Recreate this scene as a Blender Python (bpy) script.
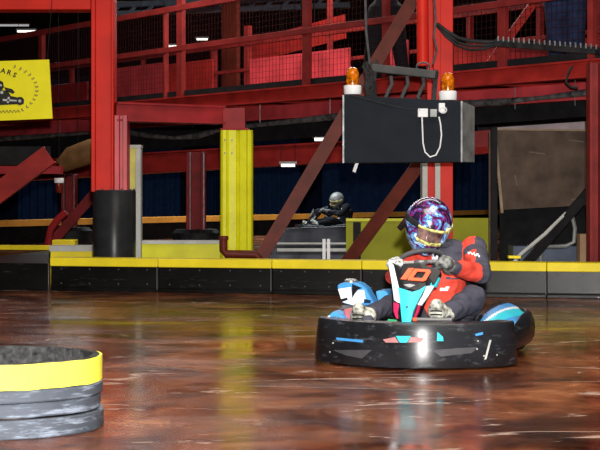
import bpy, bmesh, math, random
from mathutils import Vector, Matrix, Euler, noise as mnoise
random.seed(7)
PI = math.pi
for o in list(bpy.data.objects): bpy.data.objects.remove(o)
SC = bpy.context.scene
COL = SC.collection

# ------------------------------------------------------------ camera
HC = 1.05          # eye height
F = 1500.0         # focal length in pixels of the 600 px frame
YH = 190.0         # horizon row
cam = bpy.data.cameras.new('camera'); cam.sensor_width = 36; cam.lens = F/600*36
cam.shift_y = -(225-YH)/600; cam.clip_end = 200
co = bpy.data.objects.new('camera', cam); COL.objects.link(co)
co.location = (0, 0, HC); co.rotation_euler = (PI/2, 0, 0)
SC.camera = co

# ------------------------------------------------------------ world, lights, exposure
w = bpy.data.worlds.new('world'); SC.world = w; w.use_nodes = True
w.node_tree.nodes['Background'].inputs[0].default_value = (.5, .6, .8, 1)
w.node_tree.nodes['Background'].inputs[1].default_value = .02
SC.view_settings.view_transform = 'Standard'; SC.view_settings.look = 'None'
SC.view_settings.exposure = 0; SC.view_settings.gamma = 1; SC.view_settings.use_curve_mapping = False

def area(name, loc, rot, sx, sy, power, color=(1, 1, 1)):
    l = bpy.data.lights.new(name, 'AREA'); l.shape = 'RECTANGLE'; l.size = sx; l.size_y = sy
    l.energy = power; l.color = color
    o = bpy.data.objects.new(name, l); COL.objects.link(o); o.location = loc; o.rotation_euler = rot
    return o
fl = bpy.data.lights.new('camera_flash', 'SPOT'); fl.energy = 6400; fl.spot_size = math.radians(50); fl.spot_blend = .6
fl.shadow_soft_size = .05; fl.color = (1, .97, .94)
fo = bpy.data.objects.new('camera_flash', fl); COL.objects.link(fo); fo.location = (.06, -.05, 1.32); fo.rotation_euler = (PI/2+.02, 0, 0)
area('hall_light_track', (.8, 7.0, 5.2), (0, 0, 0), 5, 3, 440, (1, .92, .82))
area('hall_light_barrier', (1, 13.5, 5.2), (0, 0, 0), 6, 1, 110, (1, .93, .86))
area('hall_light_back', (-2, 33, 5.2), (0, 0, 0), 8, 5, 900, (.85, .93, 1))
area('hall_light_mezzanine', (0, 20.5, 5.2), (0, 0, 0), 7, 2, 420, (1, .9, .85))

# ------------------------------------------------------------ pixel to world
def P(px, py, D): return Vector(((px-300)/F*D, D, HC-(py-YH)/F*D))

# ------------------------------------------------------------ materials
def mat(name, col, rough=.5, metal=0, var=.15, scale=6, bump=.0, bscale=40, spec=.14, emit=None, coat=0, stretch=(1, 1, 1)):
    m = bpy.data.materials.new(name); m.use_nodes = True
    nt = m.node_tree; b = nt.nodes['Principled BSDF']
    b.inputs['Roughness'].default_value = rough; b.inputs['Metallic'].default_value = metal
    b.inputs['Specular IOR Level'].default_value = spec
    b.inputs['Coat Weight'].default_value = coat
    tc = nt.nodes.new('ShaderNodeTexCoord'); mp = nt.nodes.new('ShaderNodeMapping')
    mp.inputs['Scale'].default_value = stretch
    nt.links.new(tc.outputs['Object'], mp.inputs['Vector'])
    n = nt.nodes.new('ShaderNodeTexNoise'); n.inputs['Scale'].default_value = scale; n.inputs['Detail'].default_value = 5
    nt.links.new(mp.outputs[0], n.inputs['Vector'])
    r = nt.nodes.new('ShaderNodeValToRGB')
    a = [max(0, c*(1-var*1.6)) for c in col]; c2 = [min(1, c*(1+var)) for c in col]
    r.color_ramp.elements[0].position = .3; r.color_ramp.elements[0].color = (*a, 1)
    r.color_ramp.elements[1].position = .7; r.color_ramp.elements[1].color = (*c2, 1)
    nt.links.new(n.outputs['Fac'], r.inputs['Fac']); nt.links.new(r.outputs['Color'], b.inputs['Base Color'])
    if bump:
        n2 = nt.nodes.new('ShaderNodeTexNoise'); n2.inputs['Scale'].default_value = bscale
        nt.links.new(mp.outputs[0], n2.inputs['Vector'])
        bp = nt.nodes.new('ShaderNodeBump'); bp.inputs['Strength'].default_value = bump; bp.inputs['Distance'].default_value = .02
        nt.links.new(n2.outputs['Fac'], bp.inputs['Height']); nt.links.new(bp.outputs[0], b.inputs['Normal'])
    if emit:
        b.inputs['Emission Color'].default_value = (*emit[0], 1); b.inputs['Emission Strength'].default_value = emit[1]
    return m

M = {}
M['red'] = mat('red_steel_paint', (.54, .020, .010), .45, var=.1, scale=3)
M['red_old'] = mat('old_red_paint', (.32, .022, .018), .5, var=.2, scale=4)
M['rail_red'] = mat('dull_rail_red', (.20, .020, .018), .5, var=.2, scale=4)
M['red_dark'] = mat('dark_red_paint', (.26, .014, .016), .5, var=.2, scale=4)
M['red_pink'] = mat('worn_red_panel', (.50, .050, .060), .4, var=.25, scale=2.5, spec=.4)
M['rust'] = mat('brown_primer_paint', (.115, .020, .011), .5, var=.2, scale=5)
M['yellow'] = mat('yellow_paint', (.78, .62, .02), .45, var=.08, scale=4)
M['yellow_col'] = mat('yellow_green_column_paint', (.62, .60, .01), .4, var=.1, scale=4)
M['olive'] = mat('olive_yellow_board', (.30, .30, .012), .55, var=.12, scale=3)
M['orange'] = mat('orange_rail_paint', (.75, .32, .05), .5, var=.1)
M['black'] = mat('black_plastic', (.015, .015, .016), .35, var=.4, scale=8)
M['matte_black'] = mat('matte_black_cloth', (.010, .010, .011), .9, var=.3)
M['rubber'] = mat('black_rubber', (.022, .022, .023), .55, var=.4, scale=9, bump=.2)
M['sleeve'] = mat('black_rubber_sleeve', (.02, .021, .023), .3, var=.2)
M['grey'] = mat('grey_metal', (.13, .13, .135), .4, .5, var=.3, scale=12)
M['ventish'] = mat('joint_grey', (.07, .07, .07), .6)
M['pipe'] = mat('grey_foil_pipe', (.22, .23, .24), .4, .6, var=.5, scale=9, bump=.6, bscale=14)
M['boxface'] = mat('charcoal_display_casing', (.013, .016, .022), .8, var=.12, scale=5)
M['boxside'] = mat('grey_display_side', (.26, .27, .26), .45, .3, var=.3, scale=6)
M['white'] = mat('white_plastic', (.75, .75, .75), .4, var=.05)
M['offwhite'] = mat('pale_painted_steel', (.42, .43, .40), .45, var=.12)
M['amber'] = mat('amber_beacon_lens', (.60, .15, .004), .15, var=.5, scale=30, coat=.3)
M['redlens'] = mat('red_beacon_lens', (.14, .012, .006), .15, var=.3, scale=30, coat=.6)
M['brown'] = mat('dirty_brown_board', (.085, .055, .038), .55, var=.35, scale=4)
M['wood'] = mat('pale_wood_edge', (.28, .2, .13), .6, var=.2)
M['card'] = mat('cardboard', (.30, .19, .11), .8, var=.1)
M['navy'] = mat('navy_cloth', (.008, .020, .055), .8, var=.3, scale=1.5)
M['jeans'] = mat('blue_denim', (.012, .020, .055), .85, var=.3, scale=8)
M['dark'] = mat('near_black_paint', (.012, .011, .012), .7, var=.3)
M['mesh'] = mat('dark_wire', (.05, .012, .012), .5, .3)
M['tube'] = mat('fluorescent_tube', (.9, .9, .9), .4, emit=((1, .93, .85), 1.6))
M['tube_dim'] = mat('dim_fluorescent_tube', (.9, .9, .9), .4, emit=((.9, .95, 1), .35))
M['skin'] = mat('skin', (.55, .33, .25), .5, var=.05)
M['duct'] = mat('tan_duct', (.12, .06, .02), .6, var=.25)
M['jacket'] = mat('dark_jacket_cloth', (.02, .022, .03), .8)
M['trousers'] = mat('black_trousers_cloth', (.008, .009, .012), .85)
M['hair'] = mat('dark_hair', (.02, .012, .008), .6)

# scuffed black barrier plastic
def scuffed(name, base, mark, thr=.64, rough=.35, sc=(1.2, 1, 9)):
    m = mat(name, base, rough, var=.35, scale=3)
    nt = m.node_tree; b = nt.nodes['Principled BSDF']
    tc = nt.nodes.new('ShaderNodeTexCoord'); mp = nt.nodes.new('ShaderNodeMapping'); mp.inputs['Scale'].default_value = sc
    nt.links.new(tc.outputs['Object'], mp.inputs['Vector'])
    n = nt.nodes.new('ShaderNodeTexNoise'); n.inputs['Scale'].default_value = 5; n.inputs['Detail'].default_value = 8; n.inputs['Roughness'].default_value = .7
    nt.links.new(mp.outputs[0], n.inputs['Vector'])
    r = nt.nodes.new('ShaderNodeValToRGB'); r.color_ramp.elements[0].position = thr; r.color_ramp.elements[1].position = thr+.12
    nt.links.new(n.outputs['Fac'], r.inputs['Fac'])
    mx = nt.nodes.new('ShaderNodeMix'); mx.data_type = 'RGBA'
    src = b.inputs['Base Color'].links[0].from_socket
    nt.links.new(r.outputs['Color'], mx.inputs[0]); nt.links.new(src, mx.inputs[6]); mx.inputs[7].default_value = (*mark, 1)
    nt.links.new(mx.outputs[2], b.inputs['Base Color'])
    return m
M['barrier'] = scuffed('scuffed_black_barrier', (.005, .005, .005), (.035, .035, .035), .58)
M['belt'] = scuffed('scuffed_grey_rubber_belt', (.058, .066, .082), (.19, .22, .27), .50, .6, (1, 1, 7))
M['belt_in'] = mat('belt_inner_fabric', (.05, .05, .05), .9, var=.5, scale=30, bump=.5)
M['bumper'] = scuffed('scuffed_black_bumper_plastic', (.013, .014, .017), (.055, .06, .07), .55, .32, (1, 2, 5))
_b = M['bumper'].node_tree.nodes['Principled BSDF']; _b.inputs['Specular IOR Level'].default_value = .5; _b.inputs['Anisotropic'].default_value = .75; _b.inputs['Anisotropic Rotation'].default_value = .25
_tn = M['bumper'].node_tree.nodes.new('ShaderNodeTangent'); _tn.direction_type = 'RADIAL'; _tn.axis = 'Z'; M['bumper'].node_tree.links.new(_tn.outputs[0], _b.inputs['Tangent'])
M['yellow_band'] = mat('yellow_belt_paint', (.86, .82, .08), .5, var=.05, scale=10)

# floor: polished brown concrete, glossy, with scratches and skid smears
def floor_mat():
    m = bpy.data.materials.new('polished_brown_concrete'); m.use_nodes = True
    nt = m.node_tree; b = nt.nodes['Principled BSDF']; L = nt.links.new
    tc = nt.nodes.new('ShaderNodeTexCoord')
    def noise(scale, sc, rot=0, det=6, ro=.6, dist=0):
        mp = nt.nodes.new('ShaderNodeMapping'); mp.inputs['Scale'].default_value = sc; mp.inputs['Rotation'].default_value = (0, 0, rot)
        L(tc.outputs['Object'], mp.inputs['Vector'])
        n = nt.nodes.new('ShaderNodeTexNoise'); n.inputs['Scale'].default_value = scale; n.inputs['Detail'].default_value = det
        n.inputs['Roughness'].default_value = ro; n.inputs['Distortion'].default_value = dist
        L(mp.outputs[0], n.inputs['Vector']); return n.outputs['Fac']
    def ramp(f, stops):
        r = nt.nodes.new('ShaderNodeValToRGB'); e = r.color_ramp.elements
        while len(e) < len(stops): e.new(.5)
        for i, (p, c) in enumerate(stops): e[i].position = p; e[i].color = (*c, 1)
        L(f, r.inputs['Fac']); return r.outputs['Color']
    def mix(f, a, bb):
        x = nt.nodes.new('ShaderNodeMix'); x.data_type = 'RGBA'; L(f, x.inputs[0]); L(a, x.inputs[6])
        if isinstance(bb, tuple): x.inputs[7].default_value = (*bb, 1)
        else: L(bb, x.inputs[7])
        return x.outputs[2]
    base = ramp(noise(2.0, (.7, .6, 1), .3, 9, .68, .5), [(.34, (.012, .004, .003)), (.46, (.085, .024, .010)), (.57, (.25, .078, .030)), (.72, (.55, .23, .10))])
    tone = ramp(noise(.45, (.6, .5, 1), -.3), [(.40, (.0, .0, .0)), (.62, (1, 1, 1))])
    x = nt.nodes.new('ShaderNodeMix'); x.data_type = 'RGBA'; x.blend_type = 'MULTIPLY'; x.inputs[0].default_value = .45
    L(base, x.inputs[6]); L(tone, x.inputs[7])
    c = x.outputs[2]
    def math_(op, a, bb):
        q = nt.nodes.new('ShaderNodeMath'); q.operation = op
        for k_, v_ in enumerate((a, bb)):
            if isinstance(v_, (int, float)): q.inputs[k_].default_value = v_
            else: L(v_, q.inputs[k_])
        return q.outputs[0]
    def ridge(n_, wd):      # thin curved tyre scratches: where the noise crosses its mean
        q = math_('ABSOLUTE', math_('SUBTRACT', n_, .5), 0); mr = nt.nodes.new('ShaderNodeMapRange'); L(q, mr.inputs[0])
        mr.inputs[1].default_value = 0; mr.inputs[2].default_value = wd; mr.inputs[3].default_value = 1; mr.inputs[4].default_value = 0; return mr.outputs[0]
    m1 = ramp(noise(1.3, (1, .8, 1), .6, 6, .7), [(.50, (0, 0, 0)), (.60, (1, 1, 1))])
    c = mix(math_('MULTIPLY', ridge(noise(1.1, (.45, 1.4, 1), .45, 3, .45, .3), .010), m1), c, (.55, .42, .35))
    m2 = ramp(noise(1.9, (1, 1, 1), 1.6, 6, .7), [(.52, (0, 0, 0)), (.60, (1, 1, 1))])
    c = mix(math_('MULTIPLY', ridge(noise(2.3, (.4, 1.2, 1), -.3, 4, .5, .2), .012), m2), c, (.48, .36, .30))
    s1 = ramp(noise(4.5, (.45, 1.3, 1), .35, 10, .78), [(.635, (0, 0, 0)), (.67, (1, 1, 1))])
    c = mix(s1, c, (.50, .37, .30))
    L(c, b.inputs['Base Color']); b.inputs['Specular IOR Level'].default_value = .12
    rr = nt.nodes.new('ShaderNodeMapRange'); L(noise(2.2, (.4, 1, 1), .2, 6), rr.inputs[0])
    rr.inputs[1].default_value = .3; rr.inputs[2].default_value = .7; rr.inputs[3].default_value = .08; rr.inputs[4].default_value = .30
    L(rr.outputs[0], b.inputs['Roughness'])
    bp = nt.nodes.new('ShaderNodeBump'); bp.inputs['Strength'].default_value = .02; bp.inputs['Distance'].default_value = .02
    L(noise(9, (1, 1, 1), 0, 4), bp.inputs['Height']); L(bp.outputs[0], b.inputs['Normal'])
    return m
M['floor'] = floor_mat()

# ------------------------------------------------------------ mesh builder
class MB:
    def __init__(s): s.v = []; s.f = []; s.mi = []
    def add(s, vs, fs, mi=0):
        k = len(s.v); s.v += [Vector(v) for v in vs]; s.f += [[i+k for i in f] for f in fs]; s.mi += [mi]*len(fs)
    def hexa(s, c, mi=0):   # 8 corners: 4 bottom ring, 4 top ring
        s.add(c, [(3, 2, 1, 0), (4, 5, 6, 7), (0, 1, 5, 4), (1, 2, 6, 5), (2, 3, 7, 6), (3, 0, 4, 7)], mi)
    def box(s, a, b, mi=0):
        (x0, y0, z0), (x1, y1, z1) = a, b
        s.hexa([(x0, y0, z0), (x1, y0, z0), (x1, y1, z0), (x0, y1, z0), (x0, y0, z1), (x1, y0, z1), (x1, y1, z1), (x0, y1, z1)], mi)
    def bar(s, p, q, wd, ht, up=(0, 0, 1), mi=0):   # box section from p to q
        p = Vector(p); q = Vector(q); d = (q-p).normalized(); up = Vector(up)
        sd = d.cross(up)
        if sd.length < 1e-4: sd = d.cross(Vector((0, 1, 0)))
        sd.normalize(); u = sd.cross(d).normalized(); a = sd*wd/2; b = u*ht/2
        s.hexa([p-a-b, p+a-b, q+a-b, q-a-b, p-a+b, p+a+b, q+a+b, q-a+b], mi)
    def tube(s, pts, r, n=10, closed=False, mi=0):
        pts = [Vector(p) for p in pts]; N = len(pts); rs = r if isinstance(r, (list, tuple)) else [r]*N
        rings = []; prev = None
        for i, p in enumerate(pts):
            if closed: d = pts[(i+1) % N]-pts[i-1]
            else: d = pts[min(i+1, N-1)]-pts[max(i-1, 0)]
            d.normalize()
            if prev is None:
                a = d.cross(Vector((0, 0, 1)))
                if a.length < 1e-3: a = d.cross(Vector((1, 0, 0)))
            else: a = prev-d*prev.dot(d)
            a.normalize(); prev = a; b = d.cross(a)
            rings.append([p+(a*math.cos(2*PI*k/n)+b*math.sin(2*PI*k/n))*rs[i] for k in range(n)])
        vs = [v for R in rings for v in R]; fs = []
        for i in range(N if closed else N-1):
            j = (i+1) % N
            for k in range(n): fs.append((i*n+k, i*n+(k+1) % n, j*n+(k+1) % n, j*n+k))
        if not closed: fs += [tuple(range(n))[::-1], tuple((N-1)*n+k for k in range(n))]
        s.add(vs, fs, mi)
    def lathe(s, prof, c, axis='z', n=28, mi=0):    # prof: (r, h) closed at the ends when r == 0
        vs = []; fs = []; c = Vector(c)
        for r, h in prof:
            for k in range(n):
                x, y = r*math.cos(2*PI*k/n), r*math.sin(2*PI*k/n)
                v = {'z': (x, y, h), 'y': (x, h, y), 'x': (h, x, y)}[axis]
                vs.append(c+Vector(v))
        for i in range(len(prof)-1):
            for k in range(n): fs.append((i*n+k, i*n+(k+1) % n, (i+1)*n+(k+1) % n, (i+1)*n+k))
        fs += [tuple(range(n))[::-1], tuple((len(prof)-1)*n+k for k in range(n))]
        s.add(vs, fs, mi)
    def plate(s, poly, thick, mi=0):                # planar polygon given thickness along `thick` vector
        t = Vector(thick); a = [Vector(p) for p in poly]; n = len(a)
        s.add(a+[p+t for p in a], [tuple(range(n))[::-1], tuple(range(n, 2*n))]+[(i, (i+1) % n, (i+1) % n+n, i+n) for i in range(n)], mi)
    def build(s, name, mats, parent=None, bevel=0, smooth=False, world=True, sub=0):
        vs = s.v
        if parent is not None and world:
            inv = WM[parent.name].inverted(); vs = [inv @ v for v in vs]
        off = Vector((0, 0, 0))
        if parent is None and vs:
            xs = [v.x for v in vs]; ys = [v.y for v in vs]; zs = [v.z for v in vs]
            off = Vector(((min(xs)+max(xs))/2, (min(ys)+max(ys))/2, min(zs))); vs = [v-off for v in vs]
        me = bpy.data.meshes.new(name); me.from_pydata([tuple(v) for v in vs], [], s.f)
        if not isinstance(mats, (list, tuple)): mats = [mats]
        for m in mats: me.materials.append(m)
        for p, i in zip(me.polygons, s.mi): p.material_index = i
        bm = bmesh.new(); bm.from_mesh(me); bmesh.ops.recalc_face_normals(bm, faces=bm.faces); bm.to_mesh(me); bm.free()
        if smooth:
            for p in me.polygons: p.use_smooth = True
            me.set_sharp_from_angle(angle=math.radians(40))
        o = bpy.data.objects.new(name, me); COL.objects.link(o); o.location = off
        if parent is not None: o.parent = parent
        WM[o.name] = (WM[parent.name].copy() if parent is not None else Matrix.Translation(off))
        if bevel:
            b = o.modifiers.new('bevel', 'BEVEL'); b.width = bevel; b.segments = 2; b.limit_method = 'ANGLE'
        if sub:
            b = o.modifiers.new('sub', 'SUBSURF'); b.levels = sub; b.render_levels = sub
        return o
WM = {}
def tag(o, label, cat, group=None):
    o['label'] = label; o['category'] = cat
    if group: o['group'] = group
    return o
def thing(name, label, cat, loc=(0, 0, 0), rz=0, group=None):
    o = bpy.data.objects.new(name, None); COL.objects.link(o); o.location = loc; o.rotation_euler = (0, 0, rz)
    o.empty_display_size = .1
    WM[o.name] = Matrix.Translation(Vector(loc)) @ Matrix.Rotation(rz, 4, 'Z')
    return tag(o, label, cat, group)
def struct(o): o['kind'] = 'structure'; return o
def copy_tree(o, parent=None):
    c = o.copy(); COL.objects.link(c); c.parent = parent
    for ch in list(o.children): copy_tree(ch, c)
    return c
def one(name, m, label, cat, build, group=None, **k):
    mb = MB(); build(mb); return tag(mb.build(name, m, **k), label, cat, group)

# ------------------------------------------------------------ the hall
RX0, RX1, RY0, RY1, RZ = -16, 16, -4, 56, 5.6
def wallbox(name, a, b, m): mb = MB(); mb.box(a, b); return struct(mb.build(name, m))
wallbox('floor', (RX0, RY0, -.2), (RX1, RY1, 0), M['floor'])
M['roof'] = mat('dark_roof_sheeting', (.02, .022, .026), .7, var=.4, scale=1.2, stretch=(6, .4, 1))
wallbox('ceiling', (RX0, RY0, RZ), (RX1, RY1, RZ+.2), M['roof'])
wallbox('wall_back', (RX0, RY1, 0), (RX1, RY1+.2, RZ), M['navy'])
wallbox('wall_front', (RX0, RY0-.2, 0), (RX1, RY0, RZ), M['dark'])
wallbox('wall_left', (RX0-.2, RY0, 0), (RX0, RY1, RZ), M['dark'])
wallbox('wall_right', (RX1, RY0, 0), (RX1+.2, RY1, RZ), M['dark'])

# ------------------------------------------------------------ track barrier: black panels with a yellow cap
def bpos(px):        # front foot line of the barrier at a pixel column
    D = 1/(1/15.75+(1/14.45-1/15.75)*px/600); return Vector(((px-300)/F*D, D, 0))
A = bpos(0); B = bpos(600); bd = (B-A).normalized(); bn = Vector((-bd.y, bd.x, 0))
seams = [50, 158, 272, 362, 454, 547, 648]
places = ['below the black column sleeve', 'in front of the yellow wall', 'in front of the yellow column and brown brace',
          'behind the left half of the kart', 'behind the driver', 'right of driver, below the brown board', 'rightmost, in front of the cardboard box']
for i in range(6):
    p = bpos(seams[i]); q = bpos(seams[i+1]); q = q-bd*.005
    t = thing('track_barrier', 'black track barrier panel with yellow cap, %s' % (places[i] if i < 5 else places[6]), 'barrier', (p+q)/2+bn*.12, math.atan2(bd.y, bd.x), 'track barrier panels')
    L = (q-p).length/2
    mb = MB(); pr = [(-.12, 0), (-.12, .035), (-.10, .045), (-.09, .27), (.12, .27), (.12, 0)]
    vs = [(s_*L, y, z) for s_ in (-1, 1) for y, z in pr]; n = len(pr)
    mb.add(vs, [tuple(range(n))[::-1], tuple(range(n, 2*n))]+[(k, (k+1) % n, (k+1) % n+n, k+n) for k in range(n)])
    mb.build('panel', M['barrier'], t, bevel=.006, world=False)
    mb = MB(); mb.box((-L, -.125, .258), (L, .14, .345)); mb.build('yellow_cap', M['yellow'], t, bevel=.008, world=False)
    mb = MB(); mb.box((L-.012, -.122, .03), (L, -.095, .268)); mb.build('joint_strip', M['ventish'], t, world=False)
    for u in (-.8, -.27, .27, .8):
        for z in (.08, .23): mb = MB(); mb.lathe([(0, -.107), (.008, -.105), (.008, -.09)], (u*L, 0, z), 'y', 8); mb.build('bolt', M['ventish'], t, world=False)
places = None
# plain black end with a low platform running back at the left
t = thing('black_kerb_block', 'long low black rubber kerb block without yellow cap at far left', 'barrier', bpos(0))
mb = MB(); c0 = bpos(-60); c1 = bpos(49); mb.hexa([c0, c1, P(50, 0, 19.2)*Vector((1, 1, 0)), c0+bn*3.6, c0+Vector((0, 0, .285)), c1+Vector((0, 0, .285)), P(50, 0, 19.2)*Vector((1, 1, 0))+Vector((0, 0, .285)), c0+bn*3.6+Vector((0, 0, .285))])
mb.build('block', M['barrier'], t, bevel=.01)
mb = MB(); z = Vector((0, 0, .287)); k0 = P(-70, 0, 19.4); k0.z = .285; k1 = P(50, 0, 19.1); k1.z = .285
mb.bar(k0+Vector((0, 0, .03)), k1+Vector((0, 0, .03)), .12, .06); mb.build('yellow_edge', M['yellow'], t, bevel=.01)
# low yellow boards just behind the barrier
one('low_yellow_wall', [M['yellow_col'], M['offwhite']], 'low yellow wall with pale top edge left of yellow column', 'wall',
    lambda mb: (mb.hexa([P(142, 0, 17)*Vector((1, 1, 0)), P(221, 0, 17)*Vector((1, 1, 0)), P(221, 0, 17.2)*Vector((1, 1, 0)), P(142, 0, 17.2)*Vector((1, 1, 0)), P(142, 243, 17), P(221, 243, 17), P(221, 243, 17.2), P(142, 243, 17.2)]) if False else None,
                mb.box((P(142, 0, 17).x, 17, 0), (P(221, 0, 17).x, 17.2, .44)), mb.box((P(142, 0, 17).x, 16.97, .44), (P(221, 0, 17).x, 17.22, .475), 1)))
one('yellow_board_block', [M['yellow'], M['offwhite']], 'low yellow block with grey top left of the black column sleeve', 'barrier',
    lambda mb: (mb.box((P(52, 0, 17).x, 16.9, 0), (P(93, 0, 17).x, 17.15, .36)), mb.box((P(51, 0, 17).x, 16.88, .36), (P(93, 0, 17).x, 17.2, .42), 1)))
one('yellow_cone_base', M['yellow'], 'small yellow slab lying at the foot of the dark red column, left', 'slab',
    lambda mb: mb.box((P(53, 0, 22).x, 21.9, 0), (P(76, 0, 22).x, 22.2, .32)), bevel=.01)

def zz(v, z): return Vector((v.x, v.y, z))
# ------------------------------------------------------------ columns, beams, braces
# left bright red column
t = thing('red_steel_column', 'tall bright red steel column with black rubber sleeve, left of the yellow column', 'column', P(104, 0, 16.2)*Vector((1, 1, 0)))
D = 16.2; X = lambda px, D=16.2: (px-300)/F*D
mb = MB()
mb.box((X(91), D, 1.03), (X(95), D+.30, 5.2)); mb.box((X(95), D+.03, 1.03), (X(111), D+.27, 5.2)); mb.box((X(111), D+.0, 1.03), (X(113.5), D+.3, 5.2)); mb.box((X(101), D+.03, 0), (X(124), D+.27, 1.04))
mb.build('shaft', M['red'], t, bevel=.008)
mb = MB(); mb.box((X(114), D+.02, 0), (X(119), D+.28, 1.86)); mb.box((X(119), D+.06, 0), (X(122.5), D+.24, 1.86)); mb.box((X(122.5), D+.02, 0), (X(127), D+.28, 1.86))
mb.build('side_post', M['red_pink'], t, bevel=.006)
mb = MB(); mb.lathe([(.232, 0), (.235, .01), (.235, 1.035), (.225, 1.05)], (X(112.6), D+.15, 0), 'z', 40)
mb.build('rubber_sleeve', M['sleeve'], t, smooth=True)
for a in range(7):
    an = PI+PI*a/6; mb = MB(); mb.lathe([(0, -.01), (.014, -.008), (.014, .012), (0, .016)], (X(112.6)+.215*math.cos(an), D+.15+.215*math.sin(an), 1.05), 'z', 8)
    mb.build('bolt', M['grey'], t)
# the big top beam
one('red_top_beam', M['red'], 'massive bright red horizontal beam at the top left corner', 'beam',
    lambda mb: mb.box((-9, 16.2, P(0, 9.5, 16.2).z), (X(90.5), 16.5, P(0, 9.5, 16.2).z+.42)), bevel=.01)
# red beam from the column to the yellow column
one('red_cross_beam', M['red_dark'], 'dark red beam between bright red column and top of yellow column', 'beam',
    lambda mb: (mb.bar(P(114.5, 112, 16.35), P(222, 115.5, 16.75), .2, .16), mb.bar(P(114.5, 103.5, 16.35), P(222, 107.5, 16.75), .3, .02), mb.bar(P(114.5, 120.5, 16.35), P(222, 123.5, 16.75), .3, .02)))
# yellow column
D2 = 16.6; X2 = lambda px: (px-300)/F*16.6
t = thing('yellow_column', 'yellow boxed steel column with rounded edges in the left half', 'column', (X2(236), D2+.15, 0))
mb = MB()
prof = [(220, .04), (221, .01), (223, -.01), (226, -.01), (227.5, .01), (229, .02), (236, .025), (238, .05), (240, .03), (246, .02), (248, .0), (251, .01), (252.5, .04), (252.5, .30), (220, .30)]
zt = P(0, 130, D2).z; vs = []
for z in (0, zt): vs += [(X2(a), D2+b, z) for a, b in prof]
n = len(prof); mb.add(vs, [tuple(range(n))[::-1], tuple(range(n, 2*n))]+[(k, (k+1) % n, (k+1) % n+n, k+n) for k in range(n)])
mb.build('cladding', M['yellow_col'], t, bevel=.004)
mb = MB(); mb.box((X2(222.5), D2+.04, zt), (X2(245), D2+.28, P(0, 108, D2).z)); mb.box((X2(220), D2+.02, zt+.0), (X2(249), D2+.3, zt+.02)); mb.build('red_head', M['red_dark'], t, bevel=.005)
for a, b in ((225, 140), (232, 140), (225, 153), (232, 153)):
    mb = MB(); mb.lathe([(0, -.004), (.009, -.003), (.009, .03)], (X2(a), D2-.02+(0 if a < 230 else .03), P(0, b, D2).z), 'y', 8); mb.build('bolt', M['grey'], t)
t = thing('rusty_pipe_bracket', 'small rusty brown pipe bent round the foot of the yellow column', 'pipe', P(222, 0, 16.4)*Vector((1, 1, 0)))
mb = MB(); mb.tube([P(223.5, 237, 16.42), P(223.5, 250, 16.42), P(226, 254, 16.42), P(256, 254.5, 16.42), P(259, 258, 16.42), P(259, 284, 16.42)], .045, 12); mb.build('pipe', M['rust'], t, smooth=True)
mb = MB(); mb.lathe([(.052, 0), (.055, .01), (.055, .035), (.05, .045)], P(223.5, 240, 16.42), 'z', 16); mb.build('collar', M['rust'], t)
# pale post
t = thing('pale_post', 'narrow pale yellow and grey post with flat cap beside black column sleeve', 'post', P(134, 0, 16.9)*Vector((1, 1, 0)))
XX = lambda px: (px-300)/F*16.9
mb = MB(); mb.box((XX(127), 16.9, 0), (XX(136), 17.0, P(0, 148, 16.9).z)); mb.build('yellow_face', mat('pale_yellow', (.55, .52, .12), .5), t)
mb = MB(); mb.box((XX(136), 16.86, 0), (XX(141), 17.04, P(0, 148, 16.9).z)); mb.build('edge_rail', M['offwhite'], t, bevel=.004)
mb = MB(); mb.box((XX(125), 16.84, P(0, 148, 16.9).z), (XX(141.5), 17.06, P(0, 145, 16.9).z)); mb.build('cap', M['offwhite'], t)

# second bright red column (behind the hanging box and driver)
X3 = lambda px: (px-300)/F*16.0
t = thing('red_steel_column', 'tall bright red steel column right behind the hanging box and driver', 'column', (X3(440), 16.15, 0))
mb = MB(); mb.box((X3(440), 16, 0), (X3(453), 16.28, 5.2)); mb.box((X3(428), 16.1, 0), (X3(440), 16.2, 5.2)); mb.box((X3(433.5), 15.99, 1.3), (X3(440.5), 16.1, 5.2)); mb.build('shaft', M['red'], t, bevel=.006)
mb = MB(); mb.box((X3(422.5), 16.0, 0), (X3(427.5), 16.28, 1.5)); mb.build('painted_edge_glint', M['offwhite'], t)  # white reflection along the flange edge, put in as a pale part
mb = MB(); mb.box((X3(435), 15.97, 0), (X3(440), 15.999, 1.5)); mb.build('painted_glint_strip', M['offwhite'], t)  # second flange reflection, imitated by a pale strip
one('red_hanging_pipe', M['red'], 'bright red vertical pipe ending above the hanging box', 'pipe',
    lambda mb: (mb.tube([P(423, 66, 15.4), P(421.5, -90, 15.4)], .062, 16),), smooth=True)
one('hook_ring', M['grey'], 'grey metal ring at the lower end of the red pipe', 'ring',
    lambda mb: mb.tube([P(423+6.5*math.cos(a*PI/8), 67+4.5*math.sin(a*PI/8), 15.32) for a in range(16)], .01, 6, True), smooth=True)
# right post
t = thing('brown_red_post', 'brownish red steel post at the right edge of the picture', 'post', P(597, 0, 15.0)*Vector((1, 1, 0)))
mb = MB(); XR = lambda px: (px-300)/F*15.0
mb.box((XR(590), 15.0, 0), (XR(593), 15.2, P(0, 62, 15).z)); mb.box((XR(593), 15.08, 0), (XR(600), 15.12, P(0, 62, 15).z)); mb.box((XR(600), 15.0, 0), (XR(603), 15.2, P(0, 62, 15).z))
mb.build('shaft', M['rail_red'], t, bevel=.004)
mb = MB(); mb.box((XR(587), 14.98, 0), (XR(606), 15.22, .02)); mb.build('base_plate', M['rust'], t)

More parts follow.
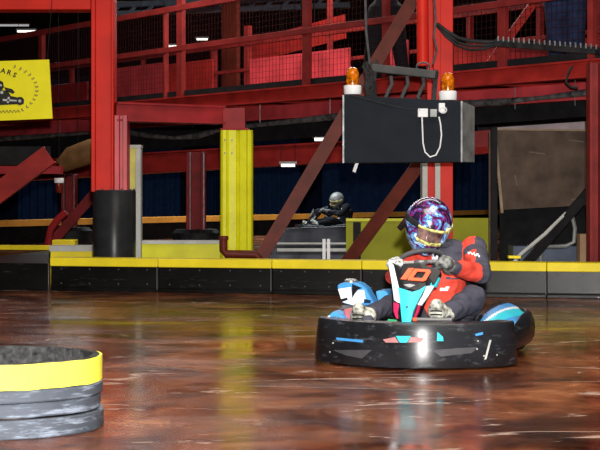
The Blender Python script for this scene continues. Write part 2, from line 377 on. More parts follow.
def brace(label, p, q, wd, m, name='diagonal_brace', dep=.12):
    t = thing(name, label, 'brace', p if p.z < q.z else q)
    mb = MB(); d = (q-p).normalized(); sd = d.cross(Vector((0, 1, 0))).normalized()
    mb.bar(p, q, .02, wd, up=sd)                      # web faces the track
    for s_ in (-1, 1):
        mb.bar(p+sd*s_*(wd/2-.01)+Vector((0, dep/2, 0)), q+sd*s_*(wd/2-.01)+Vector((0, dep/2, 0)), dep, .02, up=sd)
    mb.build('channel', m, t)
    for k in (.1, .25): mb = MB(); mb.lathe([(0, -.02), (.013, -.018), (.013, 0)], p+d*(k+.05/abs(d.z)), 'y', 8); mb.build('bolt', m, t)
    return t
brace('long brown diagonal brace rising from the barrier to behind the hanging box', P(245, 284.5, 16.9), P(420, -12, 16.9), .15, M['rust'])
brace('shorter brown diagonal brace ending under the hanging box', P(333, 282, 17.2), P(428, 152, 16.7), .145, M['rust'])
brace('bright red diagonal brace at the left edge of the picture', P(-110, 273, 19), P(49, 154.5, 19), .25, M['red_old'])
brace('short dark red brace beside the left column, above the hanging lamp', P(47, 248.5, 26.6), P(97, 190, 26.6), .17, M['red_dark'])
brace('red diagonal brace up on the mezzanine, right of the red column', P(481, 76, 16.9), P(545, -12, 17.2), .09, M['red_old'])
brace('dark diagonal brace leaning across the brown board at right', P(507, 287, 16.2), P(594, 187, 15.6), .09, M['dark'])

# far red columns + beam of the rear gallery
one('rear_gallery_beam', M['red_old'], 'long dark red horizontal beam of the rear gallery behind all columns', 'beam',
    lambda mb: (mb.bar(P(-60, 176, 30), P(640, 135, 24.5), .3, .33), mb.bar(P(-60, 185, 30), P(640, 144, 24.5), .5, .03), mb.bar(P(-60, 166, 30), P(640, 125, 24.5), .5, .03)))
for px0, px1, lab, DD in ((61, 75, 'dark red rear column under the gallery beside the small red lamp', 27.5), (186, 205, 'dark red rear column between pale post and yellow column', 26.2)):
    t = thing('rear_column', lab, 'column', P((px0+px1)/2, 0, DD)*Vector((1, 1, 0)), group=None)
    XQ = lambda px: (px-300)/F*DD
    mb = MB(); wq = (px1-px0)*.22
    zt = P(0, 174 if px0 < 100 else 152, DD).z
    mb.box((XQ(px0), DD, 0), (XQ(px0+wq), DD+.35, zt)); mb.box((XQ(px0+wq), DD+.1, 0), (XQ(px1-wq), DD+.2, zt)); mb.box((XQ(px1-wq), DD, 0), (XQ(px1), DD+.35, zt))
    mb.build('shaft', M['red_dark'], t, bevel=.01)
    mb = MB(); mb.box((XQ(px0+wq*.9), DD-.01, 0), (XQ(px0+wq*1.1), DD+.0, zt)); mb.box((XQ(px1-wq*.4), DD-.01, 0), (XQ(px1-wq*.15), DD+.0, zt)); mb.build('cable_conduit', M['grey'], t)
    mb = MB(); mb.lathe([(.42, 0), (.42, .3), (.36, .36)], (XQ((px0+px1)/2), DD+.18, 0), 'z', 24); mb.build('rubber_foot_guard', M['rubber'], t, smooth=True)
one('curved_brace', M['red_dark'], 'curved dark red bracket at the foot of the rear column, far left', 'bracket',
    lambda mb: mb.tube([P(66, 212, 24), P(58, 219, 24), P(51, 229, 24), P(48, 243, 24), P(48, 255, 24)], .06, 8), smooth=True)
t = thing('tan_duct', 'fat tan duct rising behind the bright red column at left', 'duct', P(85, 165, 20))
mb = MB(); mb.tube([P(61, 166, 20), P(72, 158, 20), P(92, 151, 20), P(112, 146, 20)], [.10, .155, .165, .16], 18); mb.build('pipe', M['duct'], t, smooth=True)
for a, b in ((78, 157), (100, 149)):
    mb = MB(); mb.tube([P(a, b, 20), zz(P(a, b, 20), RZ)], .003, 5); mb.build('hanging_strap', M['dark'], t)
one('short_rear_beam', M['red_dark'], 'dark red horizontal beam behind the bright red diagonal brace, far left', 'beam', lambda mb: mb.bar(P(-90, 170, 19.3), P(62, 170, 19.3), .2, .10))
one('roof_truss', mat('blue_grey_truss', (.10, .13, .17), .6), 'blue-grey roof beam at the top right of the tall red column', 'beam', lambda mb: (mb.bar(P(112, 14, 30), P(350, 5, 30), .15, .10), mb.bar(P(112, 5, 30), P(350, -4, 30), .15, .10), [mb.bar(P(112+k*17, 14-k*.64, 30), P(120+k*17, 5-k*.64, 30), .06, .06) for k in range(14)]))
one('dark_duct_cover', M['dark'], 'blackish ceiling panel hanging between far left braces', 'panel',
    lambda mb: mb.box((P(-20, 0, 21).x, 21, 1.40), (P(50, 0, 21).x, 21.05, 1.66)))

# ------------------------------------------------------------ mezzanine
def mz(px, back=0.0, z=0.0):
    D = 1/(.0435+.0219*(px-115)/485); p = Vector(((px-300)/F*D, D, z))
    if not back: return p
    q = p+mn*back; d = Vector(((px-300)/F, 1, 0)); k = (q-Vector((0, 0, 0))).dot(mn)/d.dot(mn)   # same sight line, on the line `back` metres further in
    return Vector((d.x*k, k, z))
mn = Vector((0, 0, 0)); a0 = mz(-20); a1 = mz(640); md = (a1-a0).normalized(); mn = Vector((-md.y, md.x, 0))
if mn.y < 0: mn = -mn
ZD = 2.38
t = thing('mezzanine_platform', 'long red steel mezzanine walkway crossing above the track behind the columns', 'walkway', mz(300, 0, 1.55))
e0, e1 = -20, 640
def zz(v, z): return Vector((v.x, v.y, z))
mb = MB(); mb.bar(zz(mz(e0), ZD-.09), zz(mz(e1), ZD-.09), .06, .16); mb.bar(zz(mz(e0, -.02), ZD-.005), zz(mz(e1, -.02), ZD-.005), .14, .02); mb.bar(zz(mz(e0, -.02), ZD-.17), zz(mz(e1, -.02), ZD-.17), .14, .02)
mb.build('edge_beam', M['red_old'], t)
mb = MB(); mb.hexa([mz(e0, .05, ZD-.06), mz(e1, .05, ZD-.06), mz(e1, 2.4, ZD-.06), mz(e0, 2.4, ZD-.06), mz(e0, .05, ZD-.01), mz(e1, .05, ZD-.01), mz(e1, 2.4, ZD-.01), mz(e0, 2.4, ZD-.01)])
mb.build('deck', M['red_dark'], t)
mb = MB(); mb.bar(zz(mz(e0, .45), ZD-.27), zz(mz(e1, .45), ZD-.27), .06, .18); mb.bar(zz(mz(e0, .42), ZD-.36), zz(mz(e1, .42), ZD-.36), .14, .02); mb.build('lower_beam', M['red_pink'], t)
Lm = (a1-a0).length
for k in range(11):
    mb = MB(); u = a0+md*(Lm*(k+.5)/11); mb.bar(zz(u+mn*.05, ZD-.12), zz(u+mn*2.3, ZD-.12), .06, .12); mb.build('joist', M['red_old'], t)
mb = MB(); mb.hexa([mz(e0, .6, 1.57), mz(e1, .6, 1.86), mz(e1, .66, 1.86), mz(e0, .66, 1.57), mz(e0, .6, 1.98), mz(e1, .6, 2.04), mz(e1, .66, 2.04), mz(e0, .66, 1.98)]); mb.build('black_skirt', M['matte_black'], t)
# front railing
def railing(name, label, back, posts, rails, x0, x1, hgt, m, pw=.09, meshp=True, kick=True):
    t = thing(name, label, 'railing', mz((x0+x1)/2, back, ZD))
    for px, wd, h in posts:
        mb = MB(); p = mz(px, back, ZD); mb.bar(p, p+Vector((0, 0, h)), wd, .07, up=mn); mb.build('post', m, t, bevel=.004)
    for z, th, r0, r1 in rails:
        mb = MB(); mb.bar(mz(r0, back-.03, ZD+z), mz(r1, back-.03, ZD+z), .04, th); mb.build('rail', m, t, bevel=.004)
    if kick:
        mb = MB(); mb.bar(mz(x0, back+.02, ZD+.05), mz(x1, back+.02, ZD+.05), .02, .085); mb.build('kick_board', M['matte_black'], t)
    if meshp:
        mb = MB(); p = mz(x0, back+.045); L_ = (mz(x1)-mz(x0)).length; n = int(L_/.075)
        for k in range(n+1):
            q = p+md*(L_*k/n); mb.bar(zz(q, ZD+.02), zz(q, ZD+hgt), .0035, .0035, up=mn)
        for k in range(int(hgt/.075)+1):
            mb.bar(zz(p, ZD+.02+k*.075), zz(p+md*L_, ZD+.02+k*.075), .0035, .0035)
        mb.build('wire_mesh', M['mesh'], t)
    return t
railing('mezzanine_railing', 'front red steel railing with wire mesh along mezzanine edge', 0,
        [(42, .12, 1.3), (181, .14, 1.4), (307, .12, 1.4), (386, .08, 1.25), (503, .11, 1.3), (592, .07, 1.3), (166, .045, 1.25), (-15, .1, 1.3), (637, .08, 1.3)],
        [(.70, .075, -18, 640), (1.28, .085, -18, 640)], -18, 640, 1.25, M['rail_red'])
RR = railing('rear_mezzanine_railing', 'rear red railing with upright posts behind wire mesh on mezzanine', 1.7,
        [(72, .10, .95), (143, .06, .95), (214, .10, .95), (248, .12, 1.2), (330, .05, 1.6), (400, .06, 1.0), (470, .07, 1.0), (540, .08, 1.0), (600, .08, 1.0)],
        [(.52, .05, 0, 640), (.93, .07, 45, 640)], 0, 640, 1.0, M['rail_red'], meshp=False, kick=False)
# red boards on the rear railing
for r0, r1, m_, zc, hh in ((48, 88, 'red_dark', .36, .52), (112, 165, 'red_pink', .50, .58), (168, 213, 'red_old', .46, .58), (250, 350, 'red_pink', .43, .48), (372, 408, 'red_pink', .40, .56), (454, 500, 'red_old', .30, .5), (502, 640, 'red_dark', .25, .4)):
    mb = MB(); mb.bar(mz(r0, 1.64, ZD+zc), mz(r1, 1.64, ZD+zc), .03, hh); mb.build('board', M[m_], RR, bevel=.003)
one('brown_cabinet', M['rust'], 'tall dark brown panel standing on mezzanine above the yellow column', 'panel',
    lambda mb: mb.bar(mz(231, 2.0, ZD+.0), mz(231, 2.0, ZD+1.75), .42, .08, up=mn), bevel=.01)
one('sloping_panel', M['red_old'], 'sloping dark red sheet high behind the mezzanine railing', 'panel',
    lambda mb: mb.bar(mz(252, 2.35, ZD+.90), mz(345, 2.35, ZD+1.10), .03, .36))
# grey pipe under the walkway
t = thing('foil_pipe', 'grey foil wrapped pipe slung along the underside of the mezzanine', 'pipe', mz(300, .3, 1.95))
mb = MB(); pts = []
for px, py in ((-20, 141), (30, 137), (90, 133), (125, 132), (150, 136), (175, 138), (198, 136), (222, 129), (260, 125), (340, 116), (400, 110), (450, 104), (500, 102), (540, 98), (600, 91), (640, 86)):
    q = mz(px, .35); pts.append(P(px, py, q.y))
mb.tube(pts, [.035+.012*math.sin(i*2.3) for i in range(len(pts))], 10); mb.build('pipe', M['pipe'], t, smooth=True)
for px in (60, 178, 193, 260, 330, 515, 575):
    mb = MB(); q = mz(px, .35); mb.tube([zz(q, 1.95), zz(q, 2.30)], .004, 5); mb.build('hanging_wire', M['grey'], t)

# cable comb / drag chain in front of the mezzanine
t = thing('cable_chain', 'black comb-like cable chain with pale teeth along mezzanine rail, upper right', 'cable chain', P(545, 46, 15.6))
mb = MB(); mb.bar(P(497, 43, 15.9), P(598, 51, 15.0), .1, .075); mb.build('tray', M['rubber'], t, bevel=.005)
for k in range(20):
    mb = MB(); u = k/19; px = 498+98*u; py = 38.5+8.2*u; DD = 15.82-.88*u
    mb.bar(P(px, py+2.6, DD), P(px, py-2.2, DD), .014, .03, up=(0, 1, 0)); mb.build('tooth', M['grey'], t)
t = thing('cable_bundle', 'sagging bundle of black cables from second column to the cable chain', 'cable', P(470, 44, 15.9))
for dz, r in ((0, .022), (5, .016), (9, .014)):
    mb = MB(); mb.tube([P(437, 24+dz*.2, 15.9), P(446, 31+dz*.6, 15.85), P(458, 38+dz*.9, 15.85), P(470, 41+dz, 15.85), P(484, 42+dz*.8, 15.9), P(499, 42+dz*.25, 15.9)], r, 8); mb.build('cable', M['rubber'], t, smooth=True)
one('loose_cable', M['rubber'], 'short black cable loop dangling beneath the mezzanine beam, upper right', 'cable',
    lambda mb: mb.tube([P(572, 66, 15.1), P(568, 74, 15.1), P(566, 82, 15.1), P(571, 87, 15.1), P(578, 88, 15.1)], .013, 6), smooth=True)

# ------------------------------------------------------------ lamps
def lamp(label, px, py, D, ln, m, group):
    p = P(px, py, D); t = thing('fluorescent_lamp', label, 'lamp', p, group=group)
    mb = MB(); mb.box((p.x-ln/2, D, p.z+.02), (p.x+ln/2, D+.12, p.z+.06)); mb.build('housing', M['boxside'], t)
    top = RZ if p.z > 3 else 2.2+.0*p.z
    for s_ in (-.4, .4):
        mb = MB(); mb.tube([(p.x+s_*ln, D+.06, p.z+.07), (p.x+s_*ln, D+.06, RZ)], .006, 5); mb.build('suspension_rod', M['dark'], t)
    mb = MB(); mb.tube([(p.x-ln/2+.03, D+.04, p.z), (p.x+ln/2-.03, D+.04, p.z)], .03, 8); mb.build('tube', m, t, smooth=True)
    return t
G1 = 'fluorescent lamps under the roof'
lamp('bright roof lamp seen left of the tall red column', 26, 31, 37, .5, M['tube'], G1)
lamp('dim roof lamp left of a railing post, top left', 8, 25, 38, 1.1, M['tube_dim'], G1)
lamp('small roof lamp seen between two close mezzanine posts', 173, 46, 39, .4, M['tube'], G1)
lamp('small roof lamp seen just right of the thick mezzanine post', 202, 39, 39, .35, M['tube'], G1)
lamp('dim roof lamp at the top above the brown cabinet', 250, 9, 36, .6, M['tube_dim'], G1)
lamp('bluish dim roof lamp right of the tall red column, near the top', 150, 4, 34, 1.6, M['tube_dim'], G1)
G2 = 'fluorescent lamps under the rear gallery'
lamp('long bright lamp beneath gallery left of the dark red rear column', 152, 156, 29.0, .55, M['tube'], G2)
lamp('stubby lamp beneath gallery just above the rear column head', 181, 155, 29, .07, M['tube'], G2)
lamp('short lamp beneath gallery left of the long brown brace', 288, 165, 26, .3, M['tube'], G2)
lamp('lamp glimpsed between the long brown brace and hanging box', 322, 139, 24, .3, M['tube'], G2)
def beacon(label, p, lens, hang=False, r=.066):
    t = thing('beacon_lamp', label, 'lamp', p)
    s = -1 if hang else 1
    mb = MB(); mb.lathe([(r*1.2, 0), (r*1.25, .01*s), (r*1.25, .08*s*r/.07), (r*1.15, .09*s*r/.07)], p, 'z', 24); mb.build('base', M['white'], t, smooth=True)
    h0 = .09*s*r/.07; k = r/.07
    mb = MB(); mb.lathe([(r*.85, h0), (r*.88, h0+.03*s*k), (r*.9, h0+.12*s*k), (r*.7, h0+.165*s*k), (r*.3, h0+.18*s*k)], p, 'z', 24); mb.build('lens', lens, t, smooth=True)
    mb = MB(); mb.lathe([(r*.92, h0+.03*s*k), (r*.95, h0+.045*s*k), (r*.92, h0+.06*s*k)], p, 'z', 24); mb.build('lens_ring', lens, t, smooth=True)
    return t
hb = beacon('small red beacon lamp with white top hanging beside the rear column, left', P(59, 178, 19.5), M['redlens'], True, .05)
mb = MB(); mb.tube([P(59, 178, 19.5), P(58, -100, 19.5), (P(58, 0, 19.5).x, 19.5, RZ)], .003, 5); mb.build('wire', M['dark'], hb)

# ------------------------------------------------------------ hanging display box
t = thing('hanging_display_box', 'big charcoal display box hanging above the driver', 'display box', P(402, 163, 13.8))
Db = 13.9
fl_ = [P(343, 163, Db), P(462, 162, Db-.25), P(462, 162, Db-.25)+Vector((.145, .24, 0)), P(343, 163, Db)+Vector((.1, .45, 0))]
ftp = [P(343, 95, Db), P(462, 101, Db-.25), P(462, 105, Db-.25)+Vector((.145, .24, 0)), P(343, 95, Db)+Vector((.1, .45, 0))]
mb = MB(); mb.hexa(fl_+ftp); 
for i_, f_ in enumerate(mb.f):
    pass
mb.mi = [0, 0, 0, 1, 0, 0]
mb.build('casing', [M['boxface'], M['boxside']], t, bevel=.006)
mb = MB(); mb.bar(P(343.3, 95, Db-.012), P(343.3, 163, Db-.012), .015, .015, up=(0, 1, 0)); mb.bar(P(461.5, 101, Db-.262), P(461.5, 162, Db-.262), .015, .015, up=(0, 1, 0)); mb.build('edge_trim', M['grey'], t)
def jb(px0, py0, px1, py1, name, m, D=13.60):
    mb = MB(); a = P(px0, py1, D); b = P(px1, py0, D); mb.box((a.x, D, a.z), (b.x, D+.09, b.z)); return mb.build(name, m, t, bevel=.004)
j = jb(418, 108.5, 428, 117, 'junction_box', M['white'])
j = jb(430, 109, 437, 117, 'switch_box', M['boxside'])
j = jb(439, 103, 445, 112, 'socket', M['white'])
mb = MB(); pts = [P(422, 117, 13.58), P(422.5, 130, 13.58), P(423, 143, 13.58), P(425, 152, 13.58), P(430, 157, 13.58), P(436, 155, 13.58), P(440, 147, 13.58), P(441.5, 135, 13.58), P(440.5, 124, 13.58), P(439, 117, 13.6)]
mb.tube(pts, .007, 6); mb.build('cable_loop', M['white'], t, smooth=True)
mb = MB(); mb.tube([P(350, 95, 13.86), P(380, 103, 13.8), P(405, 109, 13.7), P(420, 110, 13.6)], .006, 5); mb.build('thin_cable', M['rubber'], t, smooth=True)
mb = MB(); mb.tube([P(443+3.5*math.cos(a*PI/5), 110+3*math.sin(a*PI/5), 13.58) for a in range(10)], .006, 5, True); mb.build('cable_coil', M['white'], t, smooth=True)
beacon('amber beacon lamp on the top left of the hanging box', P(353, 93.8, 13.98)+Vector((0, .1, 0)), M['amber'])
beacon('amber beacon lamp on the top right of the hanging box', P(449, 99.6, 13.75)+Vector((0, .1, 0)), M['amber'])
t = thing('hanging_bracket', 'dark metal bracket with hooks and coils above the hanging box', 'bracket', P(400, 100, 14.1))
mb = MB(); mb.bar(P(373, 68, 14.2), P(437, 75, 14.0), .14, .075); mb.build('bar', M['ventish'], t, bevel=.01)
mb = MB(); mb.bar(P(366, 63, 14.25), P(437, 79, 14.05), .05, .03); mb.bar(P(371, 100, 14.2), P(377, 60, 14.2), .03, .05, up=(0, 1, 0)); mb.bar(P(434, 101, 14.05), P(436, 70, 14.05), .04, .05, up=(0, 1, 0)); mb.build('hanger_arm', M['rubber'], t)
for a in (388, 404, 420):
    mb = MB(); mb.tube([P(a+3, 76, 14.1), P(a+4, 84, 14.1), P(a+1, 90, 14.1), P(a-2, 97, 14.1), P(a+1, 101, 14.1)], .018, 8); mb.build('hook', M['ventish'], t, smooth=True)
mb = MB(); 
for s_ in range(14):
    u = random.random; mb.tube([P(362+10*u(), 62+8*u(), 14.15), P(366+9*u(), 74+6*u(), 14.1), P(362+14*u(), 84+6*u(), 14.1), P(366+12*u(), 96+3*u(), 14.15)], .008, 5)
mb.build('tangled_cable', M['rubber'], t, smooth=True)
one('suspension_cable', M['grey'], 'thin steel cable rising from the bracket out of the picture', 'cable',
    lambda mb: mb.tube([P(370, 66, 14.2), P(366, 30, 14.2), P(365, -30, 14.2), P(364, -200, 14.2)], .012, 6))
one('side_cable', M['grey'], 'wavy grey cable hanging beside second column above the box', 'cable',
    lambda mb: mb.tube([P(433, 64, 14.2), P(437, 50, 14.2), P(434, 36, 14.2), P(436, 20, 14.2), P(432, -30, 14.2)], .010, 6), smooth=True)
one('white_latch', M['white'], 'small pale bar hanging below the display box', 'latch', lambda mb: mb.bar(P(357, 163, 14.1), P(354, 172, 14.1), .03, .02, up=(0, 1, 0)))

# ------------------------------------------------------------ board and clutter at right
t = thing('brown_board', 'large dirty brown board in thin frame at right', 'board', P(543, 210, 17)*Vector((1, 1, 1)))
mb = MB(); mb.hexa([P(500, 210, 17.0), P(590, 205, 17), P(590, 205, 17.04), P(500, 210, 17.04), P(495, 129.5, 17.0), P(591, 130.5, 17), P(591, 130.5, 17.04), P(495, 129.5, 17.04)]); mb.build('sheet', M['brown'], t)
mb = MB(); mb.bar(P(494.5, 128, 16.98), P(502, 213, 16.98), .03, .03, up=(0, 1, 0)); mb.bar(P(495, 129.3, 16.98), P(591, 130.3, 16.98), .02, .02); mb.build('wooden_edge', M['wood'], t)
mb = MB(); mb.bar(P(585, 133, 16.98), P(586, 205, 16.98), .02, .02, up=(0, 1, 0)); mb.build('side_batten', M['brown'], t)
mb = MB()
for a, b, c, d in ((568, 140, 585, 142), (529, 152, 545, 154), (571, 200, 578, 199), (515, 175, 517, 186)): mb.bar(P(a, b, 16.99), P(c, d, 16.99), .006, .018)
mb.build('scuff_mark', mat('faint_scuff', (.13, .095, .07), .6), t)
t = thing('black_frame_post', 'thin black post on the left side of the brown board', 'post', P(493, 0, 16.9)*Vector((1, 1, 0)))
mb = MB(); q0 = P(494, 0, 16.9); mb.bar((q0.x, 16.9, 0), (q0.x, 16.9, P(0, 128, 16.9).z), .07, .06, up=(0, 1, 0)); mb.build('upright', M['dark'], t)
mb = MB(); mb.bar(P(489.5, 0, 16.88)*Vector((1, 1, 0)), P(489.5, 131, 16.88), .018, .03, up=(0, 1, 0)); mb.build('pale_edge', M['brown'], t)
one('black_screen', M['matte_black'], 'black sheet closing the space beneath the brown board', 'panel', lambda mb: mb.box((P(500, 0, 17.3).x, 17.3, 0), (P(620, 0, 17.3).x, 17.34, .95)))
one('black_header', M['dark'], 'dark board behind the second column above the brown board', 'panel', lambda mb: mb.box((P(478, 0, 20).x, 20.0, 1.83), (P(640, 0, 20).x, 20.05, 2.2)))
one('painted_lit_strip', mat('pale_pinkish_lit_tone', (.42, .34, .35), .4), 'pale pinkish strip painted as a distant lit surface just above the brown board', 'sheet',  # light on a distant surface, imitated by a pale colour
    lambda mb: mb.hexa([P(497, 129, 19.2), P(592, 131, 19.2), P(592, 131, 19.3), P(497, 129, 19.3), P(497, 127.5, 19.2), P(592, 121, 19.2), P(592, 121, 19.3), P(497, 127.5, 19.3)]))
one('short_red_beam', M['red_dark'], 'short red beam stub between display box and black post', 'beam', lambda mb: mb.bar(P(470, 140, 18.5), P(491, 138, 18.5), .1, .2))
one('white_pole', M['offwhite'], 'thin white pole leaning under the brown board', 'pole', lambda mb: mb.tube([P(492, 290.5, 15.6), P(520, 255, 15.6), P(545, 234, 15.7), P(566, 213, 15.8)], [.02, .02, .02, .016], 8), smooth=True)
one('bent_pipe', M['boxside'], 'bent grey pipe standing left of the cardboard box', 'pipe', lambda mb: mb.tube([P(572, 215, 16.2), P(575, 228, 16.2), P(574, 242, 16.2), P(566, 246, 16.2), P(545, 247, 16.2), P(541, 250, 16.2), P(541, 286, 16.2)], .022, 8), smooth=True)
one('floor_tone_ledge', mat('blue_grey_floor_tone', (.08, .10, .14), .4), 'low ledge added as blue-grey track floor behind barrier under the brown board', 'ledge', lambda mb: mb.box((P(512, 0, 16.6).x, 16.5, 0), (P(592, 0, 16.6).x, 16.9, P(0, 246, 16.6).z)))  # added block standing in for the blue-grey floor beyond
t = thing('cardboard_box', 'small cardboard box beside the right edge post', 'box', P(587, 0, 15.9)*Vector((1, 1, 0))+Vector((0, 0, .3)))
mb = MB(); mb.box((P(580, 0, 15.8).x, 15.8, .0), (P(592.5, 0, 15.8).x, 16.0, P(0, 234, 15.8).z)); mb.build('carton', M['card'], t, bevel=.003)
one('paper_scrap', M['white'], 'crumpled white paper on top of the cardboard box', 'paper', lambda mb: mb.hexa([P(588, 234, 15.85), P(593, 234, 15.85), P(593, 234, 15.95), P(588, 234, 15.95), P(589, 229, 15.85), P(592.5, 231.5, 15.85), P(592, 232, 15.95), P(589, 230, 15.95)]))
one('yellow_chip', M['yellow'], 'small yellow piece lying on barrier below the white pole', 'scrap', lambda mb: mb.bar(P(508, 256.8, 14.95), P(520, 257, 14.95), .1, .025))

# olive boards behind the second column
t = thing('olive_board', 'olive yellow low board between the two brown braces and the red column', 'board', P(385, 0, 17.6)*Vector((1, 1, 0)))
XO = lambda px: (px-300)/F*17.6
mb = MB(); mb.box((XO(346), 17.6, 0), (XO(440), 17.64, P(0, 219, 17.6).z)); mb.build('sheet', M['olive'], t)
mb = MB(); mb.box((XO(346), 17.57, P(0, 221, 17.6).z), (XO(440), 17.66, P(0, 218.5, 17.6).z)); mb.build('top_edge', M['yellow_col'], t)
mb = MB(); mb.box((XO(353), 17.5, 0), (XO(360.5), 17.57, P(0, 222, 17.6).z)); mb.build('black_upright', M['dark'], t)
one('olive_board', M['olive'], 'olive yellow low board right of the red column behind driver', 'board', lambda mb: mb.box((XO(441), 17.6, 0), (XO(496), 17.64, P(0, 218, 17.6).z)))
# white rail behind the barrier
t = thing('white_rail_fence', 'low white two-rail fence behind barrier, right of the long brace', 'fence', P(326, 0, 17.2)*Vector((1, 1, 0)))
XW = lambda px: (px-300)/F*17.2
for a in (324, 328.5):
    mb = MB(); mb.box((XW(a)-.018, 17.18, 0), (XW(a)+.018, 17.22, P(0, 239, 17.2).z)); mb.build('post', M['white'], t)
for a, th in ((243.5, .02), (250, .035)):
    mb = MB(); mb.box((XW(277), 17.22, P(0, a, 17.2).z-th/2), (XW(346), 17.25, P(0, a, 17.2).z+th/2)); mb.build('rail', M['offwhite'], t)
one('floor_sheen_block', mat('grey_floor_sheen', (.11, .12, .145), .35, var=.5, scale=2.5, bump=.5, bscale=5), 'block painted as grey floor sheeting on rear track behind the white rail', 'sheen',  # added block coloured like the shiny grey floor of the rear track
    lambda mb: mb.hexa([P(262, 0, 20)*Vector((1, 1, 0)), P(348, 0, 20)*Vector((1, 1, 0)), P(348, 0, 21)*Vector((1, 1, 0)), P(262, 0, 21)*Vector((1, 1, 0)), P(286, 228, 20.6), P(348, 226, 20.6), P(348, 226, 20.9), P(286, 228, 20.9)]), bevel=.03)

# far barrier with orange top
def fpos(px): D = 1/(1/28.7+(1/44-1/28.7)*px/500); return Vector(((px-300)/F*D, D, 0))
fs = [-80, 40, 150, 250, 340, 430, 520, 640]
lbs = ['far left edge', 'left, behind the tall red column', 'behind the pale post and yellow column', 'behind long brown brace', 'behind the hanging box', 'behind the driver', 'rightmost, behind the brown board']
for i in range(7):
    p, q = fpos(fs[i]), fpos(fs[i+1]); t = thing('far_barrier', 'distant black barrier section with orange rail, %s' % lbs[i], 'barrier', (p+q)/2, group='distant barrier sections with orange rail')
    mb = MB(); mb.bar(p+Vector((0, 0, .17)), q+Vector((0, 0, .17)), .25, .34); mb.build('panel', M['barrier'], t)
    mb = MB(); mb.bar(p+Vector((0, -.02, .41)), q+Vector((0, -.02, .41)), .25, .12); mb.build('orange_rail', M['orange'], t)
# dark-blue drapes and dark partitions on the rear wall
for i, (a, b) in enumerate(((18, 57), (80, 92), (128, 180), (207, 220), (253, 300), (322, 420), (455, 490))):
    lab = ['navy drape at far left under the gallery', 'narrow navy drape just left of the black sleeve', 'navy drape between the pale post and rear column', 'narrow navy drape left of yellow column',
           'navy drape right of yellow column', 'wide navy drape below the hanging box', 'navy drape left of the brown board'][i]
    mb = MB(); DD = 50; n = 24; vs = []; 
    for k in range(n+1):
        x = ((a+(b-a)*k/n)-300)/F*DD; y = DD+.04*math.sin(k*1.3)
        vs += [(x, y, 0), (x, y, 3.2), (x, y+.04, 0), (x, y+.04, 3.2)]
    fsx = []
    for k in range(n):
        o_ = k*4; fsx += [(o_, o_+4, o_+5, o_+1), (o_+2, o_+3, o_+7, o_+6), (o_, o_+2, o_+6, o_+4), (o_+1, o_+5, o_+7, o_+3)]
    fsx += [(0, 1, 3, 2), (n*4, n*4+2, n*4+3, n*4+1)]
    mb.add(vs, fsx); tag(mb.build('navy_drape', M['drape'] if 'drape' in M else M.setdefault('drape', mat('navy_drape_cloth', (.011, .032, .095), .8, var=.2))), lab, 'drape', 'navy drapes along the rear wall')

# ------------------------------------------------------------ yellow banner
t = thing('yellow_banner', 'yellow banner with kart drawing and laurel, upper left', 'banner', P(20, 120, 15.8))
Dn = 15.8
mb = MB(); mb.plate([P(-58, 63, Dn), P(49, 59.5, Dn), P(52.5, 118.5, Dn), P(-58, 123, Dn)], (0, .02, 0)); mb.build('sheet', mat('banner_yellow', (.74, .66, .008), .5, var=.04), t)
for a in (-52, 47):
    mb = MB(); mb.tube([P(a, 63, Dn+.01), (P(a, 63, Dn).x, 16.17, 3.2)], .004, 5); mb.build('cord', M['dark'], t)
ink = mat('banner_black_ink', (.02, .02, .015), .6); inkg = mat('banner_grey_ink', (.22, .20, .06), .6)
def poly(pts, mb, dd=.006): mb.plate([P(a, b, Dn-.002) for a, b in pts], (0, -dd, 0))
def glyph(ch, cx, cy, size, rot, mb):
    cu = bpy.data.curves.new('g', 'FONT'); cu.body = ch; cu.size = 1; cu.align_x = 'CENTER'; cu.resolution_u = 2; cu.offset = .028
    o = bpy.data.objects.new('g', cu); COL.objects.link(o); dg = bpy.context.evaluated_depsgraph_get()
    me = bpy.data.meshes.new_from_object(o.evaluated_get(dg)); vs = []
    for v in me.vertices:
        x, y = v.co.x*size, v.co.y*size*.95; xr = x*math.cos(rot)-y*math.sin(rot); yr = x*math.sin(rot)+y*math.cos(rot)
        vs.append(P(cx+xr, cy-yr, Dn-.006))
    mb.add(vs, [tuple(p.vertices) for p in me.polygons]); bpy.data.objects.remove(o)
mb = MB()
for k, ch in enumerate('YEARS'):
    a = math.radians(-4+k*8.0); R_ = 42; glyph(ch, -6+R_*math.sin(a)*1.0, 114-R_*math.cos(a)+.6*k*0, 7.2, -a, mb)
mb.build('lettering', ink, t)
mb = MB()   # kart drawing
poly([(-20, 97), (-2, 94), (2, 90), (8, 91), (11, 96), (23, 98.5), (24, 104), (-20, 106)], mb)
poly([(-6, 92), (-5, 83), (-1, 80), (3, 82), (4, 87), (1, 92)], mb)
poly([(4, 87), (12, 89), (15, 92), (13, 94), (6, 91)], mb)
def disc(cx, cy, r, mb, dd=.009):
    poly([(cx+r*math.cos(a*PI/8), cy+r*math.sin(a*PI/8)) for a in range(16)], mb, dd)
disc(20, 101, 4.2, mb); disc(-14, 101, 5, mb)
mb.build('kart_drawing', ink, t)
mb = MB(); disc(2, 92.5, 1.6, mb, .012); poly([(3, 99), (17, 100), (17, 101.5), (3, 101)], mb, .012); poly([(-1, 84), (2, 84.5), (2, 86.5), (-1, 86)], mb, .012); poly([(8, 97), (10, 97), (9, 103), (7, 103)], mb, .012)
disc(20, 101, 1.5, mb, .012); mb.build('drawing_highlight', M['offwhite'], t)
mb = MB()
